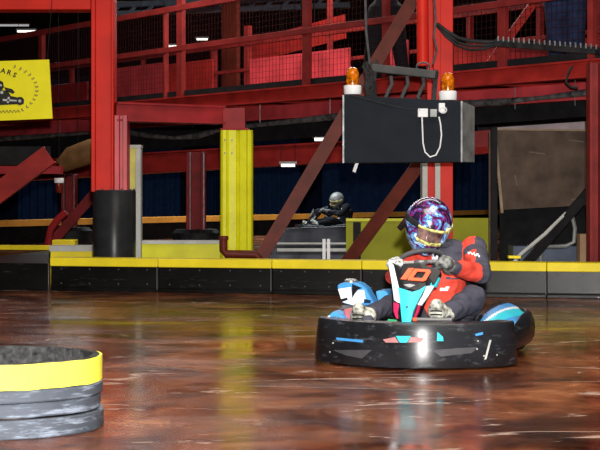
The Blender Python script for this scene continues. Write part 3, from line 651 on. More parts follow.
for k in range(13):
    a = math.radians(-62+k*9.5); cx = -3+40*math.cos(a); cy = 90+26*math.sin(a)
    for s_ in (-1, 1):
        th = a+PI/2*0+s_*.7-PI/2; lx = math.cos(th)*2.7; ly = math.sin(th)*2.7; nx = -math.sin(th)*.8; ny = math.cos(th)*.8
        poly([(cx, cy), (cx+lx*.5+nx, cy+ly*.5+ny), (cx+lx, cy+ly), (cx+lx*.5-nx, cy+ly*.5-ny)], mb)
mb.build('laurel', inkg, t)
mb = MB()
pts = [P(-14+k*1.1, 112+1.4*math.sin(k*1.9)-.03*k, Dn-.006) for k in range(32)]; mb.tube(pts, .005, 4); mb.build('script_line', inkg, t)

# ------------------------------------------------------------ rubber belt ring (bottom left)
t = thing('rubber_belt_ring', 'low ring of grey rubber belting with bright yellow top band, bottom left', 'tyre barrier', (-1.63, 6.67, 0))
def ringpts(rx, ry, n=72, ph=0):
    out = []
    for k in range(n):
        a = 2*PI*k/n; c, s_ = math.cos(a), math.sin(a); e = 2/2.25
        out.append((-1.63+rx*math.copysign(abs(c)**e, c), 6.67+ry*math.copysign(abs(s_)**e, s_)))
    return out
def ringband(z0, z1, rx, ry, th, wob=0, zslope=0, n=72, uneven=0):
    mb = MB(); o = ringpts(rx, ry, n); i_ = ringpts(rx-th, ry-th, n); vs = []
    for k in range(n):
        w_ = uneven*(math.sin(k*.7)+math.sin(k*1.9+1))*.5
        for (x, y), z in ((o[k], z0+w_), (o[k], z1+w_*.6), (i_[k], z1+w_*.6), (i_[k], z0+w_)):
            jx = wob*math.sin(k*1.3+z*40); vs.append((x+jx*.5, y+jx*.3, z))
    f_ = []
    for k in range(n):
        a, b = k*4, ((k+1) % n)*4
        for m_ in range(4): f_.append((a+m_, b+m_, b+(m_+1) % 4, a+(m_+1) % 4))
    mb.add(vs, f_); return mb
RXx, RYy = .745, .43
ringband(0, .082, RXx+.008, RYy+.008, .035, .003, uneven=.0).build('lower_belt', M['belt'], t, bevel=.006, smooth=True)
ringband(.088, .148, RXx-.004, RYy-.004, .035, .004, uneven=.0015).build('middle_belt', M['belt'], t, bevel=.008, smooth=True)
ringband(.152, .205, RXx+.004, RYy+.004, .035, .003, uneven=.0015).build('upper_belt', M['belt'], t, bevel=.008, smooth=True)
ringband(.208, .315, RXx+.002, RYy+.002, .012, .001, uneven=.003).build('yellow_band', M['yellow_band'], t, smooth=True)
ringband(.16, .318, RXx-.012, RYy-.012, .03, .003, uneven=.004).build('inner_lining', M['belt_in'], t, smooth=True)
def tyre(name, parent, c, R_, wdt, axis, tread=True, rimm=None, world=True):
    mb = MB(); h = wdt/2; mb.lathe([(R_*.55, -h*.75), (R_*.6, -h*.95), (R_*.85, -h), (R_*.96, -h*.85), (R_, -h*.5), (R_, h*.5), (R_*.96, h*.85), (R_*.85, h), (R_*.6, h*.95), (R_*.55, h*.75)], c, axis, 36)
    o = mb.build(name, M['rubber'], parent, smooth=True, world=world)
    return o
for k, (x, y, z, lab) in enumerate(((-1.72, 6.68, .075, 'lowest black kart tyre inside the rubber belt ring'), (-1.70, 6.66, .225, 'top black kart tyre inside the rubber belt ring'))):
    t2 = thing('kart_tyre', lab, 'tyre', (x, y, z-.07)); tyre('casing', t2, (x, y, z), .30, .14, 'z')
    mb = MB()
    for q in range(30):
        a = 2*PI*q/30; mb.bar((x+.285*math.cos(a), y+.285*math.sin(a), z-.055), (x+.285*math.cos(a), y+.285*math.sin(a), z+.055), .035, .04, up=(math.cos(a), math.sin(a), 0))
    mb.build('tread', M['rubber'], t2, bevel=.004)

# ------------------------------------------------------------ the kart
KY = math.radians(15); ks, kc = math.sin(KY), math.cos(KY)
KO = Vector((.595, 8.75, 0)); Kf = Vector((-ks, -kc, 0)); Kl = Vector((kc, -ks, 0))
KMAT = Matrix(((Kf.x, Kl.x, 0, KO.x), (Kf.y, Kl.y, 0, KO.y), (0, 0, 1, 0), (0, 0, 0, 1)))
KINV = KMAT.inverted(); KRZ = math.atan2(Kf.y, Kf.x)
CAM = Vector((0, 0, HC))
def K(px, py, xl):
    d = Vector(((px-300)/F, 1, -(py-YH)/F)); tt = (xl+(KO-CAM).dot(Kf))/d.dot(Kf); return KINV @ (CAM+d*tt)
kart = thing('go_kart', 'black and cyan racing go-kart number 10 driven on the track', 'go-kart', KO, KRZ)
def kb(mb, name, m, parent=None, **k): return mb.build(name, m, parent or kart, world=False, **k)
cyan = mat('cyan_sticker', (.045, .55, .68), .3, var=.08); blue = mat('blue_sticker', (.06, .28, .62), .3, var=.15); white = mat('white_sticker', (.72, .76, .80), .3, var=.08)
pinkr = mat('magenta_sticker', (.62, .03, .12), .3, var=.1); redd = mat('orange_red_number', (.85, .12, .05), .4, var=.03); plas = mat('glossy_black_plastic', (.012, .012, .014), .2, var=.3)
silver = mat('silver_steel', (.45, .45, .45), .3, .8); ventm = mat('dark_vent_grey', (.06, .06, .065), .4); pinkp = mat('faded_pink_sticker', (.45, .2, .2), .4)
greenp = mat('green_grip', (.03, .30, .12), .5)
# front bumper
def outline():
    pts = []
    for k in range(0, 25): y = .47*k/24; pts.append((-.7*y*y, y))
    p0 = Vector((-.7*.47**2, .47)); p1 = Vector((-.215, .56)); p2 = Vector((-.30, .64)); p3 = Vector((-.40, .648))
    for k in range(1, 13):
        u = k/12; p = p0*(1-u)**3+p1*3*u*(1-u)**2+p2*3*u*u*(1-u)+p3*u**3; pts.append((p.x, p.y))
    pts = [(x, y*.945) for x, y in pts]
    return [(x, -y) for x, y in pts[:0:-1]]+pts
OUT = outline()
def offs(i, d):
    a = Vector(OUT[max(i-1, 0)]); b = Vector(OUT[min(i+1, len(OUT)-1)]); tg = (b-a).normalized(); nrm = Vector((tg.y, -tg.x))
    if nrm.x < 0 and abs(OUT[i][1]) < .5: nrm = -nrm
    return Vector(OUT[i])+nrm*d
def loft(prof):
    mb = MB(); n = len(prof); N = len(OUT); vs = []
    for i in range(N):
        for d, z in prof: q = offs(i, d); vs.append((q.x, q.y, z))
    fs_ = []
    for i in range(N-1):
        for k in range(n): fs_.append((i*n+k, i*n+(k+1) % n, (i+1)*n+(k+1) % n, (i+1)*n+k))
    fs_ += [tuple(range(n)), tuple((N-1)*n+k for k in range(n))[::-1]]
    mb.add(vs, fs_); return mb
bump = kb(loft([(-.02, .010), (.010, .012), (.014, .020), (.006, .12), (-.004, .21), (-.009, .258), (-.016, .268), (-.11, .272), (-.11, .25), (-.05, .24), (-.04, .03)]), 'front_bumper', M['bumper'], smooth=True)
def bx_(y):   # x of the bumper face at lateral y
    ay = abs(y)
    if ay <= .44: return -.7*(ay/.945)**2
    for (x0, y0), (x1, y1) in zip(OUT, OUT[1:]):
        if y0 <= ay <= y1: return x0+(x1-x0)*(ay-y0)/(y1-y0)
    return -.5
def bd_(px, py):   # point on the bumper face under a pixel
    y = 0
    for _ in range(12): q = K(px, py, bx_(y)+.010); y = q.y
    return q
def decal(name, poly_px, m, parent=bump, lift=.004, n=6):
    # quad (4 px corners: tl, tr, br, bl) wrapped on the bumper face
    mb = MB(); tl, tr, br, bl = poly_px; vs = []
    for i in range(n+1):
        u = i/n; a = bd_(tl[0]+(tr[0]-tl[0])*u, tl[1]+(tr[1]-tl[1])*u); b = bd_(bl[0]+(br[0]-bl[0])*u, bl[1]+(br[1]-bl[1])*u)
        for q in (a, b): vs.append(q+Vector((lift, 0, 0))); vs.append(q+Vector((-.006, 0, 0)))
    f_ = []
    for i in range(n):
        o_ = i*4; f_ += [(o_, o_+2, o_+6, o_+4), (o_+1, o_+5, o_+7, o_+3), (o_, o_+4, o_+5, o_+1), (o_+2, o_+3, o_+7, o_+6)]
    f_ += [(0, 1, 3, 2), (n*4, n*4+2, n*4+3, n*4+1)]
    mb.add(vs, f_); return kb(mb, name, m, parent)
decal('cyan_badge', [(396, 336), (411, 336), (407, 342.5), (400, 342.5)], cyan)
decal('pink_badge', [(383, 339.5), (395, 337), (399, 342.5), (386, 342.5)], pinkp)
decal('pink_badge', [(411, 337), (424, 338), (421, 342), (408, 342.5)], pinkp)
decal('blue_stripe', [(336, 337.5), (363, 340), (363, 342.5), (337, 340)], blue)
decal('cyan_badge', [(437.5, 332), (443, 337), (443.5, 341), (437, 341)], cyan)
decal('air_vent', [(333, 350), (372, 350), (362, 358.5), (345, 355)], ventm)
decal('air_vent', [(432, 350), (477, 347), (472, 353), (441, 356.5)], ventm)
decal('grey_slash', [(489.5, 340), (491.5, 340), (485.5, 363), (483.5, 363)], M['offwhite'])
decal('blue_stripe', [(475, 334), (483, 332), (483, 334.5), (476, 336)], blue)
for a, b in ((477, 349), (478, 341), (484, 356), (497, 355), (333, 343), (330, 352)):
    mb = MB(); q = bd_(a, b); mb.lathe([(0, .006), (.005, .005), (.006, 0)], q, 'x', 8); kb(mb, 'bolt', M['boxside'], bump)
# chassis
mb = MB(); mb.box((-1.35, -.33, .035), (-.10, .33, .045)); kb(mb, 'floor_pan', M['grey'])
for s_ in (-1, 1):
    mb = MB(); mb.tube([(-.12, .2*s_, .06), (-.3, .32*s_, .06), (-.6, .36*s_, .06), (-1.1, .33*s_, .06), (-1.5, .33*s_, .07)], .016, 10); kb(mb, 'frame_rail', silver, smooth=True)
mb = MB(); mb.tube([(-1.3, -.5, .135), (-1.3, .5, .135)], .02, 12); kb(mb, 'rear_axle', silver, smooth=True)
mb = MB(); mb.tube([(-.45, -.46, .125), (-.45, .46, .125)], .014, 10); kb(mb, 'front_axle', silver, smooth=True)
def wheel(x, y, R_, wdt):
    o = tyre('tyre', kart, (x, y, R_), R_, wdt, 'y', world=False); s_ = 1 if y > 0 else -1
    mb = MB(); mb.lathe([(R_*.1, s_*wdt*.30), (R_*.15, s_*wdt*.42), (R_*.5, s_*wdt*.30), (R_*.57, s_*wdt*.44), (R_*.57, -s_*wdt*.44), (R_*.1, -s_*wdt*.3)], (x, y, R_), 'y', 28); kb(mb, 'rim', silver, o, smooth=True)
for s_ in (-1, 1): wheel(-.47, s_*.475, .125, .12); wheel(-1.28, s_*.475, .14, .18)
# rubber guards along the sides and rear
for s_ in (-1, 1):
    mb = MB(); mb.tube([(-.56, .53*s_, .15), (-.72, .565*s_, .15), (-1.0, .58*s_, .16), (-1.3, .585*s_, .16), (-1.44, .56*s_, .16), (-1.52, .46*s_, .16)], [.035, .045, .06, .065, .065, .06], 12)
    for v in mb.v: v.z = .15+(v.z-.16)*1.7; v.y = .57*s_+(v.y-.57*s_)*.8
    g = kb(mb, 'side_guard', M['bumper'], smooth=True)
mb = MB(); mb.tube([(-1.56, -.56, .15), (-1.60, -.3, .15), (-1.62, 0, .15), (-1.60, .3, .15), (-1.56, .56, .15)], .06, 12); kb(mb, 'rear_bumper', M['bumper'], smooth=True)
# side pods with painted stripes
def pod(s_):
    mb = MB(); nx, ny = 66, 24; top = []
    for i in range(nx+1):
        u = i/nx; x = -.50-.92*u; h = .215+.085*math.sin(min(1, u*1.15)*PI/2)-(.0 if u < .85 else (u-.85)*.25)
        for j_ in range(ny+1):
            v = j_/ny; y = .34+.235*v; z = h-.055*v**2.2+.02*math.sin(v*PI); top.append((x, y*s_, z))
    W_ = ny+1; vs = list(top)+[(x, y, .07) for x, y, z in top]; n0 = len(top)
    for i in range(nx):
        for j_ in range(ny):
            a = i*W_+j_; u = (i+.5)/nx; v = (j_+.5)/ny; q = v*1.0-u*.75
            mi = 3 if v < .12 else (1 if q > .50 else 0 if q > .22 else 2 if q > .13 else 1 if q > -.12 else 3)
            if .9 < u: mi = 3
            mb.add([vs[a], vs[a+1], vs[a+W_+1], vs[a+W_]], [(0, 1, 2, 3)], mi)
    def side(idx, fmi):
        for k in range(len(idx)-1):
            a, b = idx[k], idx[k+1]; mb.add([vs[a], vs[b], vs[b+n0], vs[a+n0]], [(0, 1, 2, 3)], fmi(k))
    side([i*W_+ny for i in range(nx+1)], lambda k: 0 if 8 < k < 17 else 3)
    side([j_ for j_ in range(W_)], lambda k: 0 if 6 < k < 16 else 3)
    side([i*W_ for i in range(nx+1)], lambda k: 3); side([nx*W_+j_ for j_ in range(W_)], lambda k: 3)
    me = kb(mb, 'side_pod', [cyan, blue, white, plas]); 
    bm = bmesh.new(); bm.from_mesh(me.data); bmesh.ops.remove_doubles(bm, verts=bm.verts, dist=1e-4); bmesh.ops.recalc_face_normals(bm, faces=bm.faces); bm.to_mesh(me.data); bm.free()
    for p in me.data.polygons: p.use_smooth = True
    me.data.set_sharp_from_angle(angle=math.radians(40))
    return me
pod(1); pod(-1)
# engine with blue-white cover (driver's right)
mb = MB(); mb.box((-1.18, -.58, .10), (-.92, -.36, .30)); 
for k in range(7): mb.box((-1.20, -.60, .12+k*.025), (-.90, -.34, .128+k*.025))
kb(mb, 'engine', M['grey'], bevel=.004)
def front_shape(name, pix, x0, thick, m, parent=None, bevel=.0):
    mb = MB(); pts = [K(a, b, x0) for a, b in pix]; mb.plate(pts, (-thick, 0, 0)); return kb(mb, name, m, parent, bevel=bevel)
cov = front_shape('engine_cover', [(336, 285), (346, 281.5), (359, 283), (366, 289), (375, 305), (355, 307.5), (341, 303)], -.93, .16, blue, bevel=.02)
front_shape('white_patch', [(338, 289), (351, 287), (352, 297), (358, 290), (364, 290), (366, 301), (356, 306), (342, 302)], -.915, .012, white, cov)
front_shape('black_gap', [(352, 284), (362, 288), (357, 290), (352, 298)], -.905, .012, plas, cov)
front_shape('black_mark', [(341, 299), (347, 297.5), (347.5, 300), (342, 302)], -.903, .01, plas, cov)
front_shape('blue_mark', [(364, 299), (371, 300.5), (370, 303), (364, 303)], -.903, .01, M['navy'], cov)
mb = MB(); q = K(351, 280.5, -.98); mb.lathe([(.045, -.02), (.045, .0), (.03, .012)], q, 'z', 16); kb(mb, 'filler_cap', silver, cov, smooth=True)
front_shape('side_tank', [(375, 291), (386, 290.5), (389, 296), (386, 309), (379, 307)], -.72, .22, blue, bevel=.015)
# front left wheel cover piece visible above the bumper
front_shape('blue_white_fender', [(326, 318), (333, 311), (343, 316), (350, 323.5), (327, 323.5)], -.36, .16, blue, bevel=.012)
front_shape('white_fender_tip', [(325, 319), (329, 315.5), (333, 321), (332, 323.5), (326, 323)], -.345, .02, white)
front_shape('pedal_box', [(343, 309.5), (352, 308), (356, 315), (353, 322), (345, 320)], -.42, .08, mat('pale_red_plastic', (.4, .12, .14), .4), bevel=.01)
# pedals bars and grips
mb = MB(); mb.tube([K(361, 323, -.22), K(395, 323, -.22)], .012, 8); kb(mb, 'pedal_bar', silver, smooth=True)
mb = MB(); mb.tube([K(388, 321.5, -.21), K(397, 322.5, -.21)], .016, 8); kb(mb, 'pedal_bar_grip', greenp, smooth=True)
mb = MB(); mb.tube([K(413, 319.5, -.24), K(452, 320, -.24)], .012, 8); kb(mb, 'pedal_bar', silver, smooth=True)
mb = MB(); mb.tube([K(413, 319.5, -.235), K(417, 319.5, -.235)], .012, 8); kb(mb, 'pedal_bar_end', redd, smooth=True)
# steering fairing
fair = thing('x', 'x', 'x'); bpy.data.objects.remove(fair)
def sheet(name, rows, thick, m, parent=None, smooth=True):
    # rows: list of rows of (px, py, xl) -> curved sheet with thickness
    mb = MB(); R_ = len(rows); C_ = len(rows[0]); vs = [K(*p) for r in rows for p in r]; n = len(vs)
    vs2 = [v+Vector((-thick, 0, -thick*.4)) for v in vs]; f_ = []
    for i in range(R_-1):
        for j_ in range(C_-1):
            a = i*C_+j_; f_ += [(a, a+1, a+C_+1, a+C_), (n+a, n+a+C_, n+a+C_+1, n+a+1)]
    ring_ = [j_ for j_ in range(C_)]+[i*C_+C_-1 for i in range(1, R_)]+[(R_-1)*C_+j_ for j_ in range(C_-2, -1, -1)]+[i*C_ for i in range(R_-2, 0, -1)]
    for k in range(len(ring_)): a, b = ring_[k], ring_[(k+1) % len(ring_)]; f_.append((a, b, n+b, n+a))
    mb.add(vs+vs2, f_); return kb(mb, name, m, parent, smooth=smooth)
fairing = sheet('steering_fairing', [[(390, 261, -.50), (400, 267, -.47), (420, 270, -.46), (434, 272, -.47), (441, 273, -.50)],
                          [(391, 272, -.46), (399, 277, -.42), (417, 281, -.41), (428, 281, -.42), (436, 282, -.46)],
                          [(392, 292, -.40), (398, 291, -.35), (410, 291, -.33), (421, 292, -.35), (427, 294, -.40)],
                          [(392, 312, -.33), (399, 312, -.27), (407, 312, -.25), (415, 312, -.27), (420, 313, -.33)],
                          [(399, 325, -.28), (402, 325, -.22), (407, 325, -.20), (411, 325, -.22), (414, 325, -.28)]], .04, plas)
sheet('cyan_centre', [[(398, 287.5, -.345), (405, 289.5, -.325), (412, 292, -.32), (419, 290, -.325), (426, 285.5, -.345)],
                      [(400, 300, -.30), (404, 301, -.285), (409, 301, -.28), (415, 300, -.285), (419, 298, -.30)],
                      [(401, 313, -.255), (404, 314, -.24), (407, 314, -.235), (411, 313, -.24), (413, 311, -.255)],
                      [(402, 322, -.215), (404, 324, -.20), (407, 324.5, -.195), (409, 324, -.20), (411, 321, -.215)]], .02, cyan, fairing)
sheet('pale_blue_arm', [[(389, 259, -.47), (391, 262, -.46), (393.5, 265, -.455)], [(389.5, 270, -.44), (392.5, 273, -.42), (396, 276, -.41)], [(392, 284, -.39), (395, 286, -.37), (399, 288, -.36)], [(394, 300, -.34), (397, 302, -.31), (400, 303, -.295)]], .015, white, fairing)
sheet('cyan_arm_edge', [[(388.5, 262, -.475), (390, 265, -.46), (391.5, 268, -.455)], [(390.5, 275, -.44), (392, 278, -.42), (394, 280, -.41)], [(392.5, 286, -.385), (394, 288, -.365), (396, 289, -.355)]], .012, cyan, fairing)
sheet('pale_blue_arm', [[(432, 277, -.455), (436, 276, -.46), (439.5, 275, -.47)], [(426, 287, -.40), (431, 286, -.41), (435.5, 284, -.43)], [(420, 297, -.35), (424, 297, -.36), (428, 296, -.38)], [(417, 304, -.30), (419, 305, -.31), (421.5, 305, -.33)]], .015, white, fairing)
sheet('cyan_arm_edge', [[(436, 276, -.455), (438.5, 277, -.46), (440, 278, -.47)], [(430, 284.5, -.40), (434, 286, -.415), (436, 287, -.43)]], .02, cyan, fairing)
sheet('magenta_side', [[(393.5, 302, -.33), (396, 303, -.31), (399, 304, -.295)], [(393.5, 311, -.31), (396, 313, -.285), (399, 314, -.27)], [(396, 318, -.28), (398, 319, -.265), (400, 319, -.255)]], .012, pinkr, fairing)
sheet('magenta_side', [[(415, 304, -.295), (418, 304, -.31), (421, 303, -.33)], [(413.5, 312, -.265), (416.5, 312, -.285), (419, 311, -.31)], [(412.5, 318, -.25), (414, 318, -.265), (416, 317, -.28)]], .012, pinkr, fairing)
mb = MB(); mb.plate([K(403, 264, -.47), K(419, 263, -.47), (K(441, 271, -.47)), K(434, 284, -.41), K(419, 287.5, -.39), K(398, 283.5, -.41), K(397.5, 276, -.44)], (-.02, 0, -.012)); plate_ = kb(mb, 'number_plate', plas, fairing)
def onplate(px, py): u = (py-264)/22; return K(px, py, -.462+.07*u)+Vector((.006, 0, .003))
mb = MB(); mb.plate([onplate(a, b) for a, b in ((408.5, 268.5), (414, 268.5), (406.5, 279.8), (400.5, 279.5))], (-.006, 0, -.003))
oo = [(414.8, 269), (430, 270), (431, 272), (426, 280.5), (423, 281.5), (408, 280.5), (408, 278)]
inn = [(417.5, 271.6), (425.5, 272.2), (426, 273), (422.5, 278.2), (421.5, 278.6), (413.5, 278), (413.6, 277)]
n = 7; mb.add([onplate(*p) for p in oo]+[onplate(*p) for p in inn]+[onplate(*p)-Vector((.008, 0, .004)) for p in oo]+[onplate(*p)-Vector((.008, 0, .004)) for p in inn],
       [(k, (k+1) % n, n+(k+1) % n, n+k) for k in range(n)]+[(k, 2*n+k, 2*n+(k+1) % n, (k+1) % n) for k in range(n)]+[(n+k, n+(k+1) % n, 3*n+(k+1) % n, 3*n+k) for k in range(n)])
kb(mb, 'number_10', redd, plate_)
mb = MB(); q = [K(a, b, -.34) for a, b in ((404, 285.6), (410, 284.6), (416, 286), (410, 288.4))]; mb.plate(q, (.012, 0, .006)); kb(mb, 'silver_badge', silver, fairing)
mb = MB(); mb.lathe([(0, .006), (.006, .005), (.007, -.004)], K(407, 307, -.235), 'x', 8); kb(mb, 'dark_stud', plas, fairing)
# steering wheel
wc = K(421, 262, -.60); wax = Vector((.45, -.06, .89)).normalized()
wu = wax.cross(Vector((1, 0, 0))).normalized(); wv = wax.cross(wu).normalized(); WRR = .15
def wpt(a, r=WRR): return wc+(wu*math.cos(a)+wv*math.sin(a))*r
mb = MB(); mb.tube([wpt(2*PI*k/32) for k in range(32)], .015, 10, True); sw = kb(mb, 'steering_wheel', mat('dark_grey_grip', (.06, .06, .065), .5), smooth=True)
mb = MB()
for a in (0, PI, PI*1.5): mb.bar(wc, wpt(a, WRR-.005), .03, .008, up=wax)
mb.lathe([(.04, -.015), (.045, 0), (.04, .012)], wc, 'z', 20); kb(mb, 'spoke', silver, sw)
mb = MB(); mb.tube([wc, (-.30, -.02, .10)], .012, 8); kb(mb, 'steering_column', silver, smooth=True)
# seat
mb = MB(); nu, nv = 14, 16; vs = []
for i in range(nu+1):
    u = i/nu
    if u < .45: cx = -.80-.32*(u/.45); cz = .075+.0*u
    else: q = (u-.45)/.55; cx = -1.12-.24*q-.05*math.sin(q*PI); cz = .075+.50*q
    for j_ in range(nv+1):
        v = j_/nv*2-1; wdt = .20; dz = .16*abs(v)**3*(1-.3*u) if u < .45 else .04*abs(v)**2; dx = .13*abs(v)**3 if u >= .45 else 0
        vs.append((cx+dx, wdt*v+.02, cz+dz))
f_ = []
for i in range(nu):
    for j_ in range(nv): a = i*(nv+1)+j_; f_.append((a, a+1, a+nv+2, a+nv+1))
mb.add(vs, f_); st = kb(mb, 'seat', plas, smooth=True); sm = st.modifiers.new('thick', 'SOLIDIFY'); sm.thickness = .015
mb = MB(); mb.tube([(-1.38, -.15, .05), (-1.42, -.15, .4), (-1.42, .17, .4), (-1.38, .17, .05)], .014, 8); kb(mb, 'seat_stay', silver, smooth=True)

# ------------------------------------------------------------ people: one remeshed skin per body
def blob(name, shapes, parent, mats, pick=None, voxel=.012, smooth_it=6, factor=.5, fold=0):
    # shapes: ('cap', p, q, r0, r1) tapered limbs or ('ell', c, (rx,ry,rz), rot_euler)
    bm = bmesh.new()
    for s_ in shapes:
        if s_[0] == 'cap':
            _, p, q, r0, r1 = s_; p = Vector(p); q = Vector(q); L_ = (q-p).length
            rings = []; steps = 14; d = (q-p).normalized() if L_ > 1e-6 else Vector((0, 0, 1)); a = d.orthogonal().normalized(); b = d.cross(a)
            st_ = [(-r0*math.cos(t_), r0*math.sin(t_)) for t_ in [PI/2*k/4 for k in range(5)]]
            en = [(L_+r1*math.sin(t_), r1*math.cos(t_)) for t_ in [PI/2*k/4 for k in range(5)]]
            for h, r in st_+en:
                r = max(r, 1e-4); rings.append([bm.verts.new(p+d*h+(a*math.cos(2*PI*k/steps)+b*math.sin(2*PI*k/steps))*r) for k in range(steps)])
            for i in range(len(rings)-1):
                for k in range(steps): bm.faces.new((rings[i][k], rings[i][(k+1) % steps], rings[i+1][(k+1) % steps], rings[i+1][k]))
            bm.faces.new(rings[0][::-1]); bm.faces.new(rings[-1])
        else:
            _, c, r, e = s_; mt = Matrix.Translation(Vector(c)) @ Euler(e).to_matrix().to_4x4() @ Matrix.Diagonal((*r, 1))
            bmesh.ops.create_uvsphere(bm, u_segments=20, v_segments=14, radius=1, matrix=mt)
    bmesh.ops.recalc_face_normals(bm, faces=bm.faces)
    me = bpy.data.meshes.new('tmp'); bm.to_mesh(me); bm.free()
    o = bpy.data.objects.new('tmp', me); COL.objects.link(o)
    r = o.modifiers.new('r', 'REMESH'); r.mode = 'VOXEL'; r.voxel_size = voxel
    s2 = o.modifiers.new('s', 'SMOOTH'); s2.iterations = smooth_it; s2.factor = factor
    dg = bpy.context.evaluated_depsgraph_get(); m2 = bpy.data.meshes.new_from_object(o.evaluated_get(dg)); bpy.data.objects.remove(o)
    m2.name = name; m2.materials.clear()
    for m_ in mats: m2.materials.append(m_)
    if fold:
        nv = [v.normal.copy() for v in m2.vertices]
        for v, n_ in zip(m2.vertices, nv):
            q = v.co; a = mnoise.noise(Vector((q.x*9, q.y*9, q.z*20)))*.7+(.5-abs(mnoise.noise(Vector((q.x*14+5, q.y*8, q.z*16)))))*.9-.3; v.co = q+n_*fold*a*2
    for p in m2.polygons:
        p.use_smooth = True; p.material_index = pick(p.center) if pick else 0
    o = bpy.data.objects.new(name, m2); COL.objects.link(o); o.parent = parent; WM[o.name] = WM[parent.name]
    return o

suit_red = mat('red_suit_cloth', (.62, .060, .038), .8, var=.1, scale=12, bump=.5, bscale=14)
suit_grey = mat('charcoal_suit_cloth', (.055, .055, .075), .85, var=.15, scale=12, bump=.5, bscale=14)
glove_m = mat('grey_glove', (.20, .21, .20), .6, var=.5, scale=40); glove_w = mat('pale_glove', (.5, .52, .52), .6, var=.5, scale=45)
shoe_m = mat('silver_boot', (.42, .42, .36), .45, var=.55, scale=28)
driver = thing('person', 'person in red and charcoal racing suit and multicoloured helmet driving the go-kart', 'person', KO+Kf*-1.1, KRZ)
DL = Matrix.Translation(Vector((1.1, 0, 0)))   # kart frame -> driver frame
def kd(v): return Vector(v)+Vector((1.1, 0, 0))
pel = Vector((-1.08, .035, .20)); bel = Vector((-1.12, .05, .34)); che = K(447, 263, -1.13); nek = K(438, 247, -1.09); hed = K(428.5, 223.5, -.98)
shl = K(474, 249, -1.10); elL = K(481, 274, -.93); haL = K(449, 266, -.68)
shr = K(419, 256, -1.12); elR = K(393, 277, -.88); haR = K(396, 265, -.66)
hipL = pel+Vector((.02, .11, 0)); knL = K(473, 298, -.74); anL = K(446, 315, -.42)
hipR = pel+Vector((.02, -.11, 0)); knR = K(390, 304, -.66); anR = K(368, 316, -.38)
S = lambda *a: a
shapes = [S('ell', kd(pel), (.14, .18, .12), (0, 0, 0)), S('ell', kd(bel), (.12, .15, .14), (0, 0, 0)), S('ell', kd(che), (.13, .165, .16), (0, .1, 0)), S('ell', kd((shl+shr)/2), (.10, .16, .085), (.08, 0, 0)),
          S('cap', kd(nek-Vector((0, 0, .03))), kd(nek+Vector((.02, -.01, .06))), .07, .062), S('cap', kd(nek), kd(hed), .06, .085),
          S('cap', kd(pel), kd(che), .13, .14),
          S('cap', kd(shl), kd(elL), .086, .068), S('cap', kd(elL), kd(haL), .068, .045),
          S('cap', kd(shr), kd(elR), .066, .052), S('cap', kd(elR), kd(haR), .052, .038),
          S('cap', kd(hipL), kd(knL), .10, .082), S('cap', kd(knL), kd(anL), .086, .056),
          S('cap', kd(hipR), kd(knR), .09, .066), S('cap', kd(knR), kd(anR), .064, .048),
          S('cap', kd(anL), kd(anL+Vector((.05, 0, -.04))), .05, .045), S('cap', kd(anR), kd(anR+Vector((.05, 0, -.04))), .05, .045)]
def proj(c):   # driver frame -> where it lies on the figure as seen from the front
    p = KMAT @ (c-Vector((1.1, 0, 0))); return 300+F*p.x/p.y, YH-F*(p.z-HC)/p.y
def segd(c, a, b):
    a = kd(a); b = kd(b); d = b-a; t_ = max(0, min(1, (c-a).dot(d)/d.length_squared)); return (c-(a+d*t_)).length, t_
def pick(c):
    px, py = proj(c)
    if c.x > kd(che).x+.03:
        if 430.5 < px-(263-py)*.25 < 437 and 250 < py < 264: return 2
        if abs(py-(253+(px-470)*.25+.8*math.sin(px*1.8))) < .9 and 468 < px < 480 and c.y > kd(shl).y-.09: return 2
        if abs(py-278.5-(px-455)*.05) < .9 and 446 < px < 482 and c.z > .3 and segd(c, elL, haL)[0] > .09: return 1
        if 440 < px < 449 and abs(py-289+(px-445)*.2) < 1.6 and segd(c, hipL, knL)[0] > .12: return 2
    dl = [segd(c, hipL, knL)[0]-.09, segd(c, knL, anL)[0]-.065, segd(c, hipR, knR)[0]-.09, segd(c, knR, anR)[0]-.06]
    dt = min((c-kd(pel)).length-.13, 9)
    au, tu = segd(c, shl, elL); af, tf = segd(c, elL, haL); ru, tru = segd(c, shr, elR); rf, trf = segd(c, elR, haR)
    arm = min(au-.075, af-.055, ru-.07, rf-.05)
    tors = min((c-kd(che)).length-.17, segd(c, pel, che)[0]-.14)
    if min(dl) < arm and min(dl) < tors-.01: return 1
    if arm < tors:
        m_ = min(au-.075, af-.055, ru-.07, rf-.05)
        if m_ == au-.075:
            if tu > .35: return 0 if c.y < kd(shl).y+.035 else 1
            if tu < .12 and c.y < kd(shl).y+.01: return 0
            return 1
        if m_ == af-.055: return 1 if (tf > .78) else (1 if c.z < kd(elL).z-.045 and tf < .2 else 0)
        return 0
    x_, y_, z_ = c
    if z_ > kd(nek).z+.02: return 1
    # torso: charcoal wedge from collar down the chest, red below and on the far shoulder
    if z_ < .24: return 1
    if z_ > kd(che).z-.03 and c.y > kd(nek).y-.03 and c.y < kd(shl).y-.07: return 1
    return 0
body = blob('body', shapes, driver, [suit_red, suit_grey, white], pick, .009, 6, fold=.007)
# belt seams and badges on the suit
def patch(name, pix, xl, m_, th=.012):
    mb = MB(); pts = [kd(K(a, b, xl)) for a, b in pix]; mb.plate(pts, (-th, 0, 0)); return mb.build(name, m_, driver, world=False)
